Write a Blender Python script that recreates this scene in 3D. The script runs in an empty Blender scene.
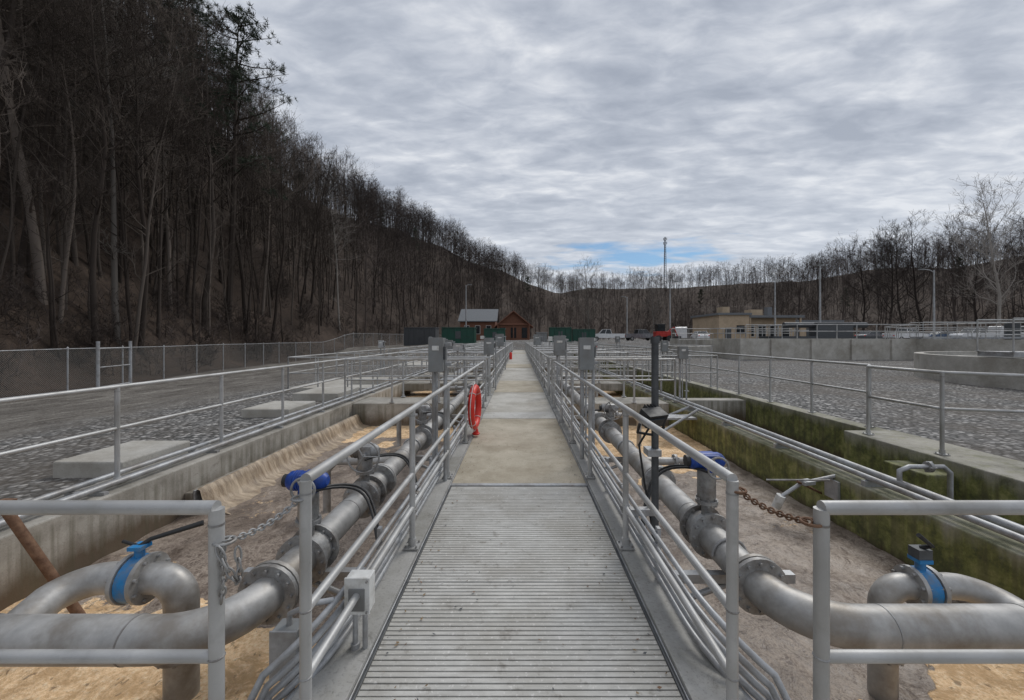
import bpy, math, random
import numpy as np
from mathutils import Vector, Matrix, noise, Quaternion
R = random.Random(7)
scene = bpy.context.scene
scene.view_settings.view_transform = 'Standard'
scene.view_settings.look = 'None'
scene.view_settings.exposure = 0

# ------------------------------------------------------------------ materials
def newmat(name):
    m = bpy.data.materials.new(name); m.use_nodes = True
    nt = m.node_tree; nt.nodes.clear()
    out = nt.nodes.new('ShaderNodeOutputMaterial')
    b = nt.nodes.new('ShaderNodeBsdfPrincipled')
    nt.links.new(b.outputs[0], out.inputs[0])
    return m, nt, b, out
def ramp(nt, src, stops):
    r = nt.nodes.new('ShaderNodeValToRGB')
    e = r.color_ramp.elements
    while len(e) > 1: e.remove(e[0])
    e[0].position = stops[0][0]; c = stops[0][1]; e[0].color = (*c, 1) if len(c) == 3 else c
    for p, c in stops[1:]:
        x = e.new(p); x.color = (*c, 1)
    nt.links.new(src, r.inputs[0]); return r.outputs[0]
def mixc(nt, f, a, b, mode='MIX'):
    m = nt.nodes.new('ShaderNodeMix'); m.data_type = 'RGBA'; m.blend_type = mode
    for s, v in ((0, f), (6, a), (7, b)):
        if hasattr(v, 'links'): nt.links.new(v, m.inputs[s])
        else: m.inputs[s].default_value = v if s == 0 else ((*v, 1) if len(v) == 3 else v)
    return m.outputs[2]
def mth(nt, op, a, b=None, c=None, clamp=False):
    m = nt.nodes.new('ShaderNodeMath'); m.operation = op; m.use_clamp = clamp
    for i, v in enumerate((a, b, c)):
        if v is None: continue
        if hasattr(v, 'links'): nt.links.new(v, m.inputs[i])
        else: m.inputs[i].default_value = v
    return m.outputs[0]
def noi(nt, vec, scale, detail=6, rough=.6, dist=0):
    n = nt.nodes.new('ShaderNodeTexNoise')
    n.inputs['Scale'].default_value = scale; n.inputs['Detail'].default_value = detail
    n.inputs['Roughness'].default_value = rough; n.inputs['Distortion'].default_value = dist
    if vec is not None: nt.links.new(vec, n.inputs['Vector'])
    return n.outputs['Fac']
def bump(nt, b, h, strength, dist=.01):
    n = nt.nodes.new('ShaderNodeBump'); n.inputs['Strength'].default_value = strength
    n.inputs['Distance'].default_value = dist
    nt.links.new(h, n.inputs['Height']); nt.links.new(n.outputs[0], b.inputs['Normal'])
def objco(nt, scale=None):
    t = nt.nodes.new('ShaderNodeTexCoord')
    if scale is None: return t.outputs['Object']
    m = nt.nodes.new('ShaderNodeMapping'); m.inputs['Scale'].default_value = scale
    nt.links.new(t.outputs['Object'], m.inputs[0]); return m.outputs[0]

def simple(name, c1, c2, rough=.6, metal=0, scale=8, bstr=.1, stain=None, s2=1.3, sc=None, bd=.01, spec=None):
    m, nt, b, o = newmat(name)
    co = objco(nt, sc)
    f = noi(nt, co, scale, 5, .65)
    col = ramp(nt, f, [(.3, c1), (.7, c2)])
    if stain:
        g = noi(nt, co, s2, 5, .65)
        f2 = ramp(nt, g, [(.45, (0, 0, 0)), (.66, (1, 1, 1))])
        col = mixc(nt, f2, col, mixc(nt, .75, col, stain))
    nt.links.new(col, b.inputs['Base Color'])
    rr = ramp(nt, f, [(.3, (rough - .08,) * 3), (.7, (rough + .1,) * 3)])
    nt.links.new(rr, b.inputs['Roughness'])
    b.inputs['Metallic'].default_value = metal
    if spec is not None: b.inputs['Specular IOR Level'].default_value = spec
    if bstr: bump(nt, b, noi(nt, co, scale * 4, 3, .7), bstr, bd)
    return m

M = {}
M['alu'] = simple('railing_aluminium', (.42, .42, .415), (.58, .58, .57), .5, .4, 14, .05, (.28, .27, .25), 3.5)
M['pipe'] = simple('steel_pipe', (.33, .325, .315), (.54, .53, .51), .5, .4, 7, .08, (.22, .19, .155), 3.2)
M['galv'] = simple('galvanised', (.34, .35, .36), (.50, .51, .52), .5, .4, 20, .04, (.24, .22, .2), 4)
M['cast'] = simple('cast_metal', (.28, .28, .28), (.44, .44, .43), .5, .4, 30, .12, (.15, .12, .095), 6)
M['dark'] = simple('dark_metal', (.06, .065, .07), (.12, .125, .13), .5, .3, 12, .05)
M['black'] = simple('black_rubber', (.012, .012, .013), (.03, .03, .03), .5, 0, 20, .05)
M['blue'] = simple('blue_paint', (.008, .05, .30), (.012, .08, .42), .45, 0, 10, .03, (.03, .05, .13), 8)
M['cyan'] = simple('valve_blue_paint', (.01, .17, .42), (.02, .24, .54), .45, 0, 14, .05, (.16, .17, .17), 9)
M['red'] = simple('red_vinyl', (.62, .02, .012), (.75, .04, .02), .45, 0, 10, .03)
M['white'] = simple('white_paint', (.6, .6, .58), (.75, .75, .73), .4, 0, 20, .03, (.35, .33, .28), 9)
M['rust'] = simple('rusty_steel', (.10, .045, .022), (.24, .14, .085), .8, .1, 20, .3)
M['boxgrey'] = simple('enclosure_grey', (.20, .21, .21), (.29, .30, .30), .5, .1, 10, .03, (.14, .13, .12), 5)
M['glass'] = simple('dark_glass', (.015, .018, .02), (.03, .035, .04), .1, 0, 3, 0)
M['carwhite'] = simple('car_white', (.65, .65, .65), (.75, .75, .75), .25, 0, 3, 0)
M['carblue'] = simple('car_blue', (.06, .09, .15), (.08, .12, .19), .25, 0, 3, 0)
M['cargrey'] = simple('car_grey', (.16, .16, .17), (.2, .2, .21), .25, .2, 3, 0)
M['carred'] = simple('car_red', (.4, .02, .015), (.48, .03, .02), .3, 0, 3, 0)
M['green'] = simple('green_paint', (.006, .06, .04), (.012, .085, .055), .5, 0, 3, .03, (.02, .05, .04), 1)
M['tan'] = simple('tan_stucco', (.44, .34, .23), (.54, .42, .30), .85, 0, 3, .1, (.36, .28, .19), .5)
M['brick'] = simple('brown_wood', (.15, .065, .04), (.22, .10, .06), .8, 0, 3, .1)
M['roofg'] = simple('grey_roof', (.12, .13, .14), (.2, .21, .22), .7, .0, 4, .1)
M['roofb'] = simple('brown_roof', (.20, .085, .055), (.28, .13, .08), .7, 0, 4, .1)
M['scum'] = simple('dried_scum', (.13, .085, .045), (.38, .27, .155), .9, 0, 6, .6, (.09, .06, .035), 2, None, .03)
M['spill'] = simple('spilling_foam_water', (.22, .15, .09), (.62, .50, .36), .45, 0, 5, .5, (.16, .115, .075), 3, (1, 3, .6), .03)

m, nt, b, o = newmat('deck_grating'); co = objco(nt)
f = noi(nt, objco(nt, (1, 6, 1)), 5, 7, .7); c = ramp(nt, f, [(.28, (.38, .37, .345)), (.7, (.62, .61, .575))])
g = noi(nt, co, 1.7, 6, .65); c = mixc(nt, ramp(nt, g, [(.42, (0, 0, 0)), (.7, (1, 1, 1))]), c, (.37, .35, .31))
g = noi(nt, co, 40, 3, .6); c = mixc(nt, ramp(nt, g, [(.60, (0, 0, 0)), (.68, (.7, .7, .7))]), c, (.68, .66, .63))
g = noi(nt, co, 9, 6, .7); c = mixc(nt, ramp(nt, g, [(.32, (.7,) * 3), (.42, (0, 0, 0))]), c, (.23, .21, .18))
nt.links.new(c, b.inputs['Base Color']); b.inputs['Metallic'].default_value = .1; b.inputs['Roughness'].default_value = .65
bump(nt, b, noi(nt, co, 90, 3, .7), .2, .004); M['deck'] = m
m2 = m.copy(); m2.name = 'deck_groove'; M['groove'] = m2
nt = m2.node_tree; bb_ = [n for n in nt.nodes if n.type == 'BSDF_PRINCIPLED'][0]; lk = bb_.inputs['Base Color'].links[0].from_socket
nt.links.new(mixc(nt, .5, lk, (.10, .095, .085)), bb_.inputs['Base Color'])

def concrete(name, a, bb, stain, waterline=False, moss=False, s=2.2):
    m, nt, b, o = newmat(name); co = objco(nt)
    f = noi(nt, co, s, 8, .72); c = ramp(nt, f, [(.3, a), (.7, bb)])
    g = noi(nt, co, .8, 6, .72); c = mixc(nt, ramp(nt, g, [(.44, (0, 0, 0)), (.62, (.85, .85, .85))]), c, stain)
    g = noi(nt, co, 60, 3, .7); c = mixc(nt, ramp(nt, g, [(.3, (.45, .45, .45)), (.46, (0, 0, 0))]), c, tuple(x * .45 for x in a))
    g3 = noi(nt, co, 4.5, 7, .8, .5); c = mixc(nt, ramp(nt, g3, [(.32, (.55,) * 3), (.42, (0, 0, 0)), (.62, (0, 0, 0)), (.72, (.25,) * 3)]), c, tuple(x * .55 for x in stain))
    if waterline:
        sep = nt.nodes.new('ShaderNodeSeparateXYZ'); nt.links.new(co, sep.inputs[0])
        n2 = noi(nt, objco(nt, (2, 2, .35)), 2.5, 6, .7)
        z = mth(nt, 'ADD', sep.outputs[2], mth(nt, 'MULTIPLY', mth(nt, 'SUBTRACT', n2, .5), .5))
        dr = noi(nt, objco(nt, (9, 9, .25)), 1.0, 4, .6)
        side = ramp(nt, mth(nt, 'ADD', sep.outputs[2], .5), [(.42, (.7,) * 3), (.5, (0, 0, 0))])
        if moss:
            mc = ramp(nt, noi(nt, co, 5, 6, .75), [(.38, (.07, .08, .02)), (.5, (.18, .19, .045)), (.62, (.32, .31, .11))])
            c = mixc(nt, ramp(nt, mth(nt, 'ADD', z, .6), [(.48, (.92,) * 3), (.68, (0, 0, 0))]), c, mc)
            c = mixc(nt, ramp(nt, mth(nt, 'ADD', z, .6), [(.02, (.9,) * 3), (.13, (0, 0, 0))]), c, (.07, .05, .025))
        else:
            c = mixc(nt, ramp(nt, mth(nt, 'ADD', z, .6), [(.14, (.9,) * 3), (.40, (0, 0, 0))]), c, (.10, .065, .035))
        c = mixc(nt, mth(nt, 'MULTIPLY', ramp(nt, dr, [(.46, (0, 0, 0)), (.62, (.8,) * 3)]), side), c, (.09, .08, .045))
    nt.links.new(c, b.inputs['Base Color']); b.inputs['Roughness'].default_value = .85
    h = mth(nt, 'ADD', f, mth(nt, 'MULTIPLY', g, .4)); bump(nt, b, h, .4, .01)
    return m
M['conc_tan'] = concrete('concrete_tan', (.38, .335, .255), (.53, .475, .38), (.30, .255, .185))
M['conc'] = concrete('concrete', (.42, .40, .36), (.58, .56, .51), (.33, .305, .26))
M['conc_wall'] = concrete('concrete_wall', (.33, .31, .27), (.50, .47, .42), (.2, .185, .155), True)
M['conc_moss'] = concrete('concrete_moss', (.30, .28, .235), (.46, .44, .38), (.16, .155, .11), True, True)
M['conc_edge'] = concrete('concrete_edge', (.33, .325, .305), (.46, .45, .43), (.24, .23, .2))

def barkmat(name, lo, hi):
    m, nt, b, o = newmat(name); oi = nt.nodes.new('ShaderNodeObjectInfo')
    c = ramp(nt, oi.outputs['Random'], [(0, lo), (.55, tuple((x * .6 + y * .4) for x, y in zip(lo, hi))), (.85, hi), (.96, tuple(x * 1.5 for x in hi))])
    nt.links.new(c, b.inputs['Base Color']); b.inputs['Roughness'].default_value = .9
    b.inputs['Specular IOR Level'].default_value = .1
    return m
M['bark'] = barkmat('bark', (.042, .033, .028), (.12, .10, .085))
M['barkpale'] = barkmat('pale_bark', (.15, .135, .12), (.22, .20, .18))
M['barkfar'] = barkmat('far_bark', (.045, .036, .032), (.09, .073, .065))
m, nt, b, o = newmat('pine_needles'); f = noi(nt, objco(nt), 1.2, 4, .6)
nt.links.new(ramp(nt, f, [(.35, (.014, .024, .013)), (.65, (.04, .058, .028))]), b.inputs['Base Color']); b.inputs['Roughness'].default_value = .8
M['needle'] = m

m, nt, b, o = newmat('chain_link_mesh'); uv = nt.nodes.new('ShaderNodeUVMap'); sep = nt.nodes.new('ShaderNodeSeparateXYZ')
nt.links.new(uv.outputs[0], sep.inputs[0])
p = mth(nt, 'FRACT', mth(nt, 'MULTIPLY', mth(nt, 'ADD', sep.outputs[0], sep.outputs[1]), 11))
q = mth(nt, 'FRACT', mth(nt, 'MULTIPLY', mth(nt, 'SUBTRACT', sep.outputs[0], sep.outputs[1]), 11))
w = mth(nt, 'MAXIMUM', mth(nt, 'LESS_THAN', p, .11), mth(nt, 'LESS_THAN', q, .11))
b.inputs['Base Color'].default_value = (.27, .27, .26, 1); b.inputs['Metallic'].default_value = .4; b.inputs['Roughness'].default_value = .5
tr = nt.nodes.new('ShaderNodeBsdfTransparent'); mx = nt.nodes.new('ShaderNodeMixShader')
nt.links.new(w, mx.inputs[0]); nt.links.new(tr.outputs[0], mx.inputs[1]); nt.links.new(b.outputs[0], mx.inputs[2]); nt.links.new(mx.outputs[0], o.inputs[0])
M['mesh'] = m

# ------------------------------------------------------------------ mesh builder
class MB:
    def __init__(s): s.v = []; s.f = []; s.m = []; s.s = []; s.mats = []
    def mi(s, k):
        if k not in s.mats: s.mats.append(k)
        return s.mats.index(k)
    def add(s, vs, fs, k, sm=False):
        o = len(s.v); i = s.mi(k); s.v += [tuple(x) for x in vs]
        for f in fs: s.f.append(tuple(o + a for a in f)); s.m.append(i); s.s.append(sm)
    def box(s, c, d, k, rz=0, rx=0, ry=0):
        hx, hy, hz = d[0] / 2, d[1] / 2, d[2] / 2
        vs = [Vector((x * hx, y * hy, z * hz)) for z in (-1, 1) for y in (-1, 1) for x in (-1, 1)]
        if rz or rx or ry:
            mt = Matrix.Rotation(rz, 3, 'Z') @ Matrix.Rotation(ry, 3, 'Y') @ Matrix.Rotation(rx, 3, 'X'); vs = [mt @ v for v in vs]
        c = Vector(c); vs = [v + c for v in vs]
        s.add(vs, [(0, 2, 3, 1), (4, 5, 7, 6), (0, 1, 5, 4), (2, 6, 7, 3), (0, 4, 6, 2), (1, 3, 7, 5)], k)
    def bb(s, x0, x1, y0, y1, z0, z1, k): s.box(((x0 + x1) / 2, (y0 + y1) / 2, (z0 + z1) / 2), (x1 - x0, y1 - y0, z1 - z0), k)
    def tube(s, pts, r, k, n=8, caps=True):
        pts = [Vector(p) for p in pts]; L = len(pts)
        rs = r if isinstance(r, (list, tuple)) else [r] * L
        T = []
        for i in range(L):
            a = pts[max(i - 1, 0)]; b = pts[min(i + 1, L - 1)]
            if 0 < i < L - 1:
                t = (pts[i] - a).normalized() + (b - pts[i]).normalized()
                if t.length < 1e-6: t = b - pts[i]
            else: t = b - a
            T.append(t.normalized())
        t = T[0]; u = t.orthogonal().normalized(); vs = []
        for i in range(L):
            if i: u = T[i - 1].rotation_difference(T[i]) @ u
            w = T[i].cross(u).normalized(); u = w.cross(T[i]).normalized()
            for j in range(n):
                a = 2 * math.pi * j / n; vs.append(pts[i] + (u * math.cos(a) + w * math.sin(a)) * rs[i])
        fs = [(i * n + j, i * n + (j + 1) % n, (i + 1) * n + (j + 1) % n, (i + 1) * n + j) for i in range(L - 1) for j in range(n)]
        s.add(vs, fs, k, True)
        if caps: s.add(vs[:n], [tuple(range(n - 1, -1, -1))], k); s.add(vs[-n:], [tuple(range(n))], k)
    def torus(s, c, ax, R_, r, k, n=28, mm=10):
        c = Vector(c); ax = Vector(ax).normalized(); u = ax.orthogonal().normalized(); w = ax.cross(u); vs = []
        for i in range(n):
            a = 2 * math.pi * i / n; d = u * math.cos(a) + w * math.sin(a)
            for j in range(mm):
                bb = 2 * math.pi * j / mm; vs.append(c + d * (R_ + r * math.cos(bb)) + ax * r * math.sin(bb))
        fs = [(i * mm + j, ((i + 1) % n) * mm + j, ((i + 1) % n) * mm + (j + 1) % mm, i * mm + (j + 1) % mm) for i in range(n) for j in range(mm)]
        s.add(vs, fs, k, True)
    def flange(s, c, ax, Rr, th, k, bolts=8, kb='cast'):
        c = Vector(c); ax = Vector(ax).normalized()
        s.tube([c - ax * th / 2, c + ax * th / 2], Rr, k, 24)
        u = ax.orthogonal().normalized(); w = ax.cross(u)
        for i in range(bolts):
            a = 2 * math.pi * (i + .5) / bolts; p = c + (u * math.cos(a) + w * math.sin(a)) * Rr * .84
            s.tube([p - ax * (th / 2 + .018), p + ax * (th / 2 + .018)], .011, kb, 6)
    def build(s, name, parent=None, bevel=0):
        me = bpy.data.meshes.new(name); me.from_pydata(s.v, [], s.f)
        for k in s.mats: me.materials.append(M[k])
        me.polygons.foreach_set('material_index', s.m); me.polygons.foreach_set('use_smooth', s.s)
        me.update()
        o = bpy.data.objects.new(name, me); scene.collection.objects.link(o)
        if parent: o.parent = parent
        if bevel:
            b = o.modifiers.new('bevel', 'BEVEL'); b.width = bevel; b.segments = 2; b.limit_method = 'ANGLE'
        return o
def arc(c, r, a0, a1, n, plane='xy'):
    P = []
    for i in range(n + 1):
        a = math.radians(a0 + (a1 - a0) * i / n); x, y = r * math.cos(a), r * math.sin(a)
        P.append((c[0] + x, c[1] + y, c[2]) if plane == 'xy' else ((c[0] + x, c[1], c[2] + y) if plane == 'xz' else (c[0], c[1] + x, c[2] + y)))
    return P

# ------------------------------------------------------------------ terrain
TAB = [(-180, 150, 300, 25), (-110, 22, 100, 62), (-70, 23, 90, 62), (-52, 27.5, 85, 60), (-43, 34, 95, 56), (-36, 42, 110, 47), (-28.7, 52, 130, 42),
       (-22, 66, 150, 43), (-16.6, 82, 180, 47), (-9.8, 115, 230, 53), (-4, 140, 270, 48), (0, 160, 300, 44), (6, 180, 330, 41), (11.4, 200, 380, 46),
       (18, 190, 360, 44), (24, 180, 350, 42), (35, 160, 320, 39), (43.6, 150, 300, 38), (52, 150, 300, 40), (70, 150, 300, 40), (110, 150, 300, 30), (180, 150, 300, 25)]
TA = np.array(TAB)
def sst(t): t = max(0, min(1, t)); return t * t * (3 - 2 * t)
def terr(x, y):
    r = math.hypot(x, y); az = math.degrees(math.atan2(x, y))
    toe = np.interp(az, TA[:, 0], TA[:, 1]); cr = np.interp(az, TA[:, 0], TA[:, 2]); h = np.interp(az, TA[:, 0], TA[:, 3])
    base = -.06 - .85 * sst((-x - 5) / 15) if x < 0 else -.03
    if y > 0: base += 1.2 * sst((r - 54) / 9)
    t = (r - toe - 1) / (cr - toe)
    if t <= 0: hill = 0
    elif t < 1: hill = h * (t * .75 + .25 * sst(t)) * min(1, (r - toe) / 6 + .3)
    else: hill = h * max(.5, 1 - .45 * (t - 1))
    if t > 0: hill += min(1, t * 6) * (noise.noise(Vector((x * .02, y * .02, 0))) * 5 + noise.noise(Vector((x * .1, y * .1, 3))) * 1.2)
    elif r > 9: base += .05 * noise.noise(Vector((x * .3, y * .3, 1)))
    return base + hill
X0, X1, Y0, Y1 = -4.6, 6.2, -2.2, 53.0
def rectr(a):
    dx, dy = math.sin(a), math.cos(a); t = 1e9
    if dx > 1e-9: t = min(t, X1 / dx)
    if dx < -1e-9: t = min(t, X0 / dx)
    if dy > 1e-9: t = min(t, Y1 / dy)
    if dy < -1e-9: t = min(t, Y0 / dy)
    return t
azs = sorted(set([math.radians(a * 1.0) for a in range(-180, 180)] + [math.atan2(x, y) for x in (X0, X1) for y in (Y0, Y1)]))
NR = 110; vs = []; fs = []
for a in azs:
    rb = rectr(a)
    for k in range(NR):
        t = k / (NR - 1); rr = rb + (700 - rb) * (math.exp(t * 5) - 1) / (math.exp(5) - 1)
        x, y = rr * math.sin(a), rr * math.cos(a); vs.append((x, y, terr(x, y)))
na = len(azs)
for i in range(na):
    j = (i + 1) % na
    for k in range(NR - 1): fs.append((i * NR + k, i * NR + k + 1, j * NR + k + 1, j * NR + k))
me = bpy.data.meshes.new('ground'); me.from_pydata(vs, [], fs); me.polygons.foreach_set('use_smooth', [True] * len(fs))
g_ = bpy.data.objects.new('ground', me); scene.collection.objects.link(g_)
if me.polygons[0].normal.z < 0: me.flip_normals()
m, nt, b, o = newmat('gravel_and_leaf_litter'); co = objco(nt); sep = nt.nodes.new('ShaderNodeSeparateXYZ'); nt.links.new(co, sep.inputs[0])
vo = nt.nodes.new('ShaderNodeTexVoronoi'); vo.inputs['Scale'].default_value = 15; nt.links.new(co, vo.inputs['Vector'])
sc = nt.nodes.new('ShaderNodeSeparateColor'); nt.links.new(vo.outputs['Color'], sc.inputs[0])
grav = ramp(nt, sc.outputs[0], [(.0, (.08, .078, .075)), (.45, (.18, .177, .17)), (.8, (.30, .29, .28)), (1, (.62, .60, .57))])
grav = mixc(nt, ramp(nt, vo.outputs['Distance'], [(.4, (0, 0, 0)), (.75, (.85,) * 3)]), grav, (.04, .039, .037))
big = noi(nt, co, .35, 6, .7)
grav = mixc(nt, ramp(nt, big, [(.42, (0, 0, 0)), (.60, (.55,) * 3)]), grav, (.13, .11, .09))
asp = ramp(nt, noi(nt, objco(nt, (1.3, .6, 1)), .7, 9, .8, .8), [(.34, (.055, .048, .041)), (.45, (.11, .096, .083)), (.53, (.175, .158, .137)), (.62, (.30, .28, .248)), (.72, (.40, .375, .335))])
asp = mixc(nt, ramp(nt, sc.outputs[1], [(.4, (0, 0, 0)), (1, (.5,) * 3)]), asp, (.28, .265, .24))
asp = mixc(nt, ramp(nt, sc.outputs[2], [(.5, (0, 0, 0)), (1, (.5,) * 3)]), asp, (.055, .05, .044))
n3 = noi(nt, co, .5, 5, .6)
xm = mth(nt, 'ADD', sep.outputs[0], mth(nt, 'MULTIPLY', mth(nt, 'SUBTRACT', n3, .5), 6))
left = ramp(nt, mth(nt, 'MULTIPLY_ADD', xm, .05, 1.0), [(.46, (1, 1, 1)), (.60, (0, 0, 0))])
c = mixc(nt, left, grav, asp)
lit = ramp(nt, noi(nt, co, .25, 9, .78), [(.3, (.036, .026, .02)), (.5, (.075, .052, .039)), (.7, (.125, .09, .068))])
lit = mixc(nt, ramp(nt, noi(nt, co, 2.2, 6, .8), [(.35, (0, 0, 0)), (.65, (.7,) * 3)]), lit, (.03, .023, .018))
at = nt.nodes.new('ShaderNodeAttribute'); at.attribute_name = 'hill'
hm = mth(nt, 'ADD', at.outputs['Fac'], mth(nt, 'MULTIPLY', mth(nt, 'SUBTRACT', n3, .5), .5))
c = mixc(nt, ramp(nt, hm, [(.45, (0, 0, 0)), (.55, (1, 1, 1))]), c, lit)
nt.links.new(c, b.inputs['Base Color']); b.inputs['Roughness'].default_value = .9; b.inputs['Specular IOR Level'].default_value = .25
bump(nt, b, mth(nt, 'SUBTRACT', 1, vo.outputs['Distance']), .9, .03)
me.materials.append(m)
at = me.attributes.new('hill', 'FLOAT', 'POINT'); hv = []
for v in vs:
    az = math.degrees(math.atan2(v[0], v[1])); toe = np.interp(az, TA[:, 0], TA[:, 1]); hv.append(min(1, max(0, (math.hypot(v[0], v[1]) - toe + 4) / 4)))
at.data.foreach_set('value', hv)

# ------------------------------------------------------------------ water / foam
BL, BR = -4.1, 3.7
def fb(x, y, s, z=0, o=5): return noise.fractal(Vector((x * s, y * s, z)), 1.0, 2.0, o)
def foam(x, y):
    n = fb(x, y, .9, 2) ; n2 = fb(x, y, 3.5, 5)
    f = 0
    if x < 0:
        f = max(f, sst((3.1 - y + .5 * n + .25 * n2) / .2)) * (1 if x < -.9 else .4)
        f = max(f, sst((y - 8.0 + .8 * n + .35 * n2 ) / .4))
        if x < -3.0: f = max(f, sst((3.9 - y + .8 * n2) / .5) * .6)
    else:
        f = max(f, sst((2.6 + .45 * (x - 2.6) - y + .5 * n + .2 * n2) / .2))
        f = max(f, sst((y - 6.5 + 1.1 * n + .4 * n2 - .3 * (x - 2)) / .4))
    s = fb(x * 1.0, y * .45, 1.6, 9, 6)
    f = max(f, sst((s - .30) / .25) * .36)
    return f
def waterpatch(name, x0, x1, y0, y1, res, z, par):
    nx = int((x1 - x0) / res) + 1; ny = int((y1 - y0) / res) + 1; V = []; F = []; A = []
    for j in range(ny + 1):
        for i in range(nx + 1):
            x = x0 + (x1 - x0) * i / nx; y = y0 + (y1 - y0) * j / ny
            if res < .1:
                wx = x + .15 * fb(x, y, 1.3, 11, 2); wy = y + .15 * fb(x, y, 1.3, 15, 2)
                rg = 1 - abs(fb(wx, wy, 2.3, 0, 2)) * 1.6; rg2 = 1 - abs(fb(wx, wy, 5.5, 3, 2)) * 1.6
                f = foam(x, y); h = .020 * rg + .008 * rg2
                h = h * (1 - .3 * f) + f * (.012 + .012 * fb(x, y, 7, 4, 3))
            else:
                f = sst((fb(x, y, .4, 7) + .05) / .25); h = .01 * fb(x, y, 2, 0, 2)
            V.append((x, y, z + h)); A.append(f)
    for j in range(ny):
        for i in range(nx):
            a = j * (nx + 1) + i; F.append((a, a + 1, a + nx + 2, a + nx + 1))
    me = bpy.data.meshes.new(name); me.from_pydata(V, [], F); me.polygons.foreach_set('use_smooth', [True] * len(F))
    at = me.attributes.new('foam', 'FLOAT', 'POINT'); at.data.foreach_set('value', A)
    o = bpy.data.objects.new(name, me); scene.collection.objects.link(o); me.materials.append(M['water']); o.parent = par
    return o
m, nt, b, o = newmat('aerated_wastewater'); co = objco(nt)
at = nt.nodes.new('ShaderNodeAttribute'); at.attribute_name = 'foam'
w1 = noi(nt, objco(nt, (1.2, .9, 1)), 2.4, 6, .66, 2.5); w2 = noi(nt, co, .9, 4, .6, 1.2)
mixw = mth(nt, 'ADD', mth(nt, 'MULTIPLY', w1, .6), mth(nt, 'MULTIPLY', w2, .4))
cw = ramp(nt, mixw, [(.36, (.075, .054, .041)), (.46, (.125, .094, .074)), (.54, (.19, .148, .12)), (.64, (.29, .24, .20))])
l1 = noi(nt, objco(nt, (1.4, 1, 1)), 3.0, 6, .66, 3.0); l2 = noi(nt, objco(nt, (1.4, 1, 1)), 7.5, 6, .68, 2.2)
f1 = ramp(nt, mth(nt, 'ABSOLUTE', mth(nt, 'SUBTRACT', l1, .5)), [(.0, (.95,) * 3), (.03, (.5,) * 3), (.07, (0, 0, 0))])
f2 = ramp(nt, mth(nt, 'ABSOLUTE', mth(nt, 'SUBTRACT', l2, .5)), [(.0, (.8,) * 3), (.03, (.4,) * 3), (.06, (0, 0, 0))])
bub = noi(nt, co, 60, 3, .7); lac = mth(nt, 'MULTIPLY', mth(nt, 'MAXIMUM', f1, f2), ramp(nt, bub, [(.38, (.3,) * 3), (.6, (1, 1, 1))]))
lac = mth(nt, 'MULTIPLY', lac, ramp(nt, w2, [(.38, (.3,) * 3), (.6, (.95,) * 3)]))
cw = mixc(nt, lac, cw, (.52, .44, .36))
n1 = noi(nt, co, 34, 5, .75); n2 = noi(nt, co, 4, 7, .8, .6)
cf = ramp(nt, n1, [(.3, (.58, .37, .19)), (.5, (.88, .62, .37)), (.7, (.95, .80, .58))])
cf = mixc(nt, ramp(nt, n2, [(.42, (.8,) * 3), (.53, (0, 0, 0))]), cf, (.50, .32, .165))
pits = ramp(nt, noi(nt, co, 13, 4, .6, .6), [(.33, (.75,) * 3), (.40, (0, 0, 0))]); cf = mixc(nt, pits, cf, (.22, .15, .09))
fm = mth(nt, 'ADD', at.outputs['Fac'], mth(nt, 'MULTIPLY', mth(nt, 'SUBTRACT', noi(nt, co, 9, 7, .8, 1.0), .5), 1.5))
fk = ramp(nt, fm, [(.45, (0, 0, 0)), (.55, (1, 1, 1))])
nt.links.new(mixc(nt, fk, cw, cf), b.inputs['Base Color'])
rgh = mth(nt, 'MAXIMUM', mth(nt, 'MULTIPLY', fk, .85), mth(nt, 'ADD', mth(nt, 'MULTIPLY', lac, .4), .33))
nt.links.new(rgh, b.inputs['Roughness']); b.inputs['IOR'].default_value = 1.33; b.inputs['Specular IOR Level'].default_value = .45
hgt = mth(nt, 'ADD', mth(nt, 'MULTIPLY', noi(nt, co, 7, 4, .6, 1.2), .8), mth(nt, 'MULTIPLY', mth(nt, 'MULTIPLY', n1, fk), .6))
bump(nt, b, hgt, .5, .045)
M['water'] = m
WZ = -.58
wat = bpy.data.objects.new('water', None); scene.collection.objects.link(wat)
waterpatch('basin_surface_left', BL, 0, -1.9, 9.8, .04, WZ, wat)
waterpatch('basin_surface_right', 0.002, BR, -1.9, 9.8, .04, WZ, wat)
waterpatch('basin_surface_far', BL, BR, 10.9, 52.8, .3, WZ + .1, wat)

# ------------------------------------------------------------------ concrete structures
mb = MB(); mb.bb(-4.6, BL, -2.2, 53, -2.5, 0.02, 'conc_wall'); mb.build('concrete_basin_wall', bevel=.015)
mb = MB(); mb.bb(BR, 4.0, -2.2, 53, -2.5, 0.0, 'conc_moss'); mb.build('concrete_basin_wall', bevel=.015)
mb = MB(); mb.bb(5.9, 6.2, 6.6, 53, -2.5, 0.06, 'conc_moss'); mb.bb(5.35, 6.2, -2.2, 6.597, -2.5, 0.08, 'conc_moss')
mb.bb(5.0, 5.347, 4.9, 5.5, -2.5, -.08, 'conc_moss'); mb.build('channel_wall', bevel=.015)
mb = MB(); mb.bb(4.0, 5.9, -2.2, 53, -1.3, -1.1, 'conc_moss')
for y in (10.4, 20, 32): mb.bb(4.003, 5.897, y, y + .4, -1.1, -.02, 'conc_wall')
mb.build('channel_floor')
mb = MB(); mb.bb(-4.6, 6.2, -2.5, -2.2, -2.5, 0.01, 'conc_wall'); mb.bb(-4.6, 6.2, 53, 53.3, -2.5, 0.01, 'conc_wall'); mb.build('concrete_end_wall')
mb = MB()
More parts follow.
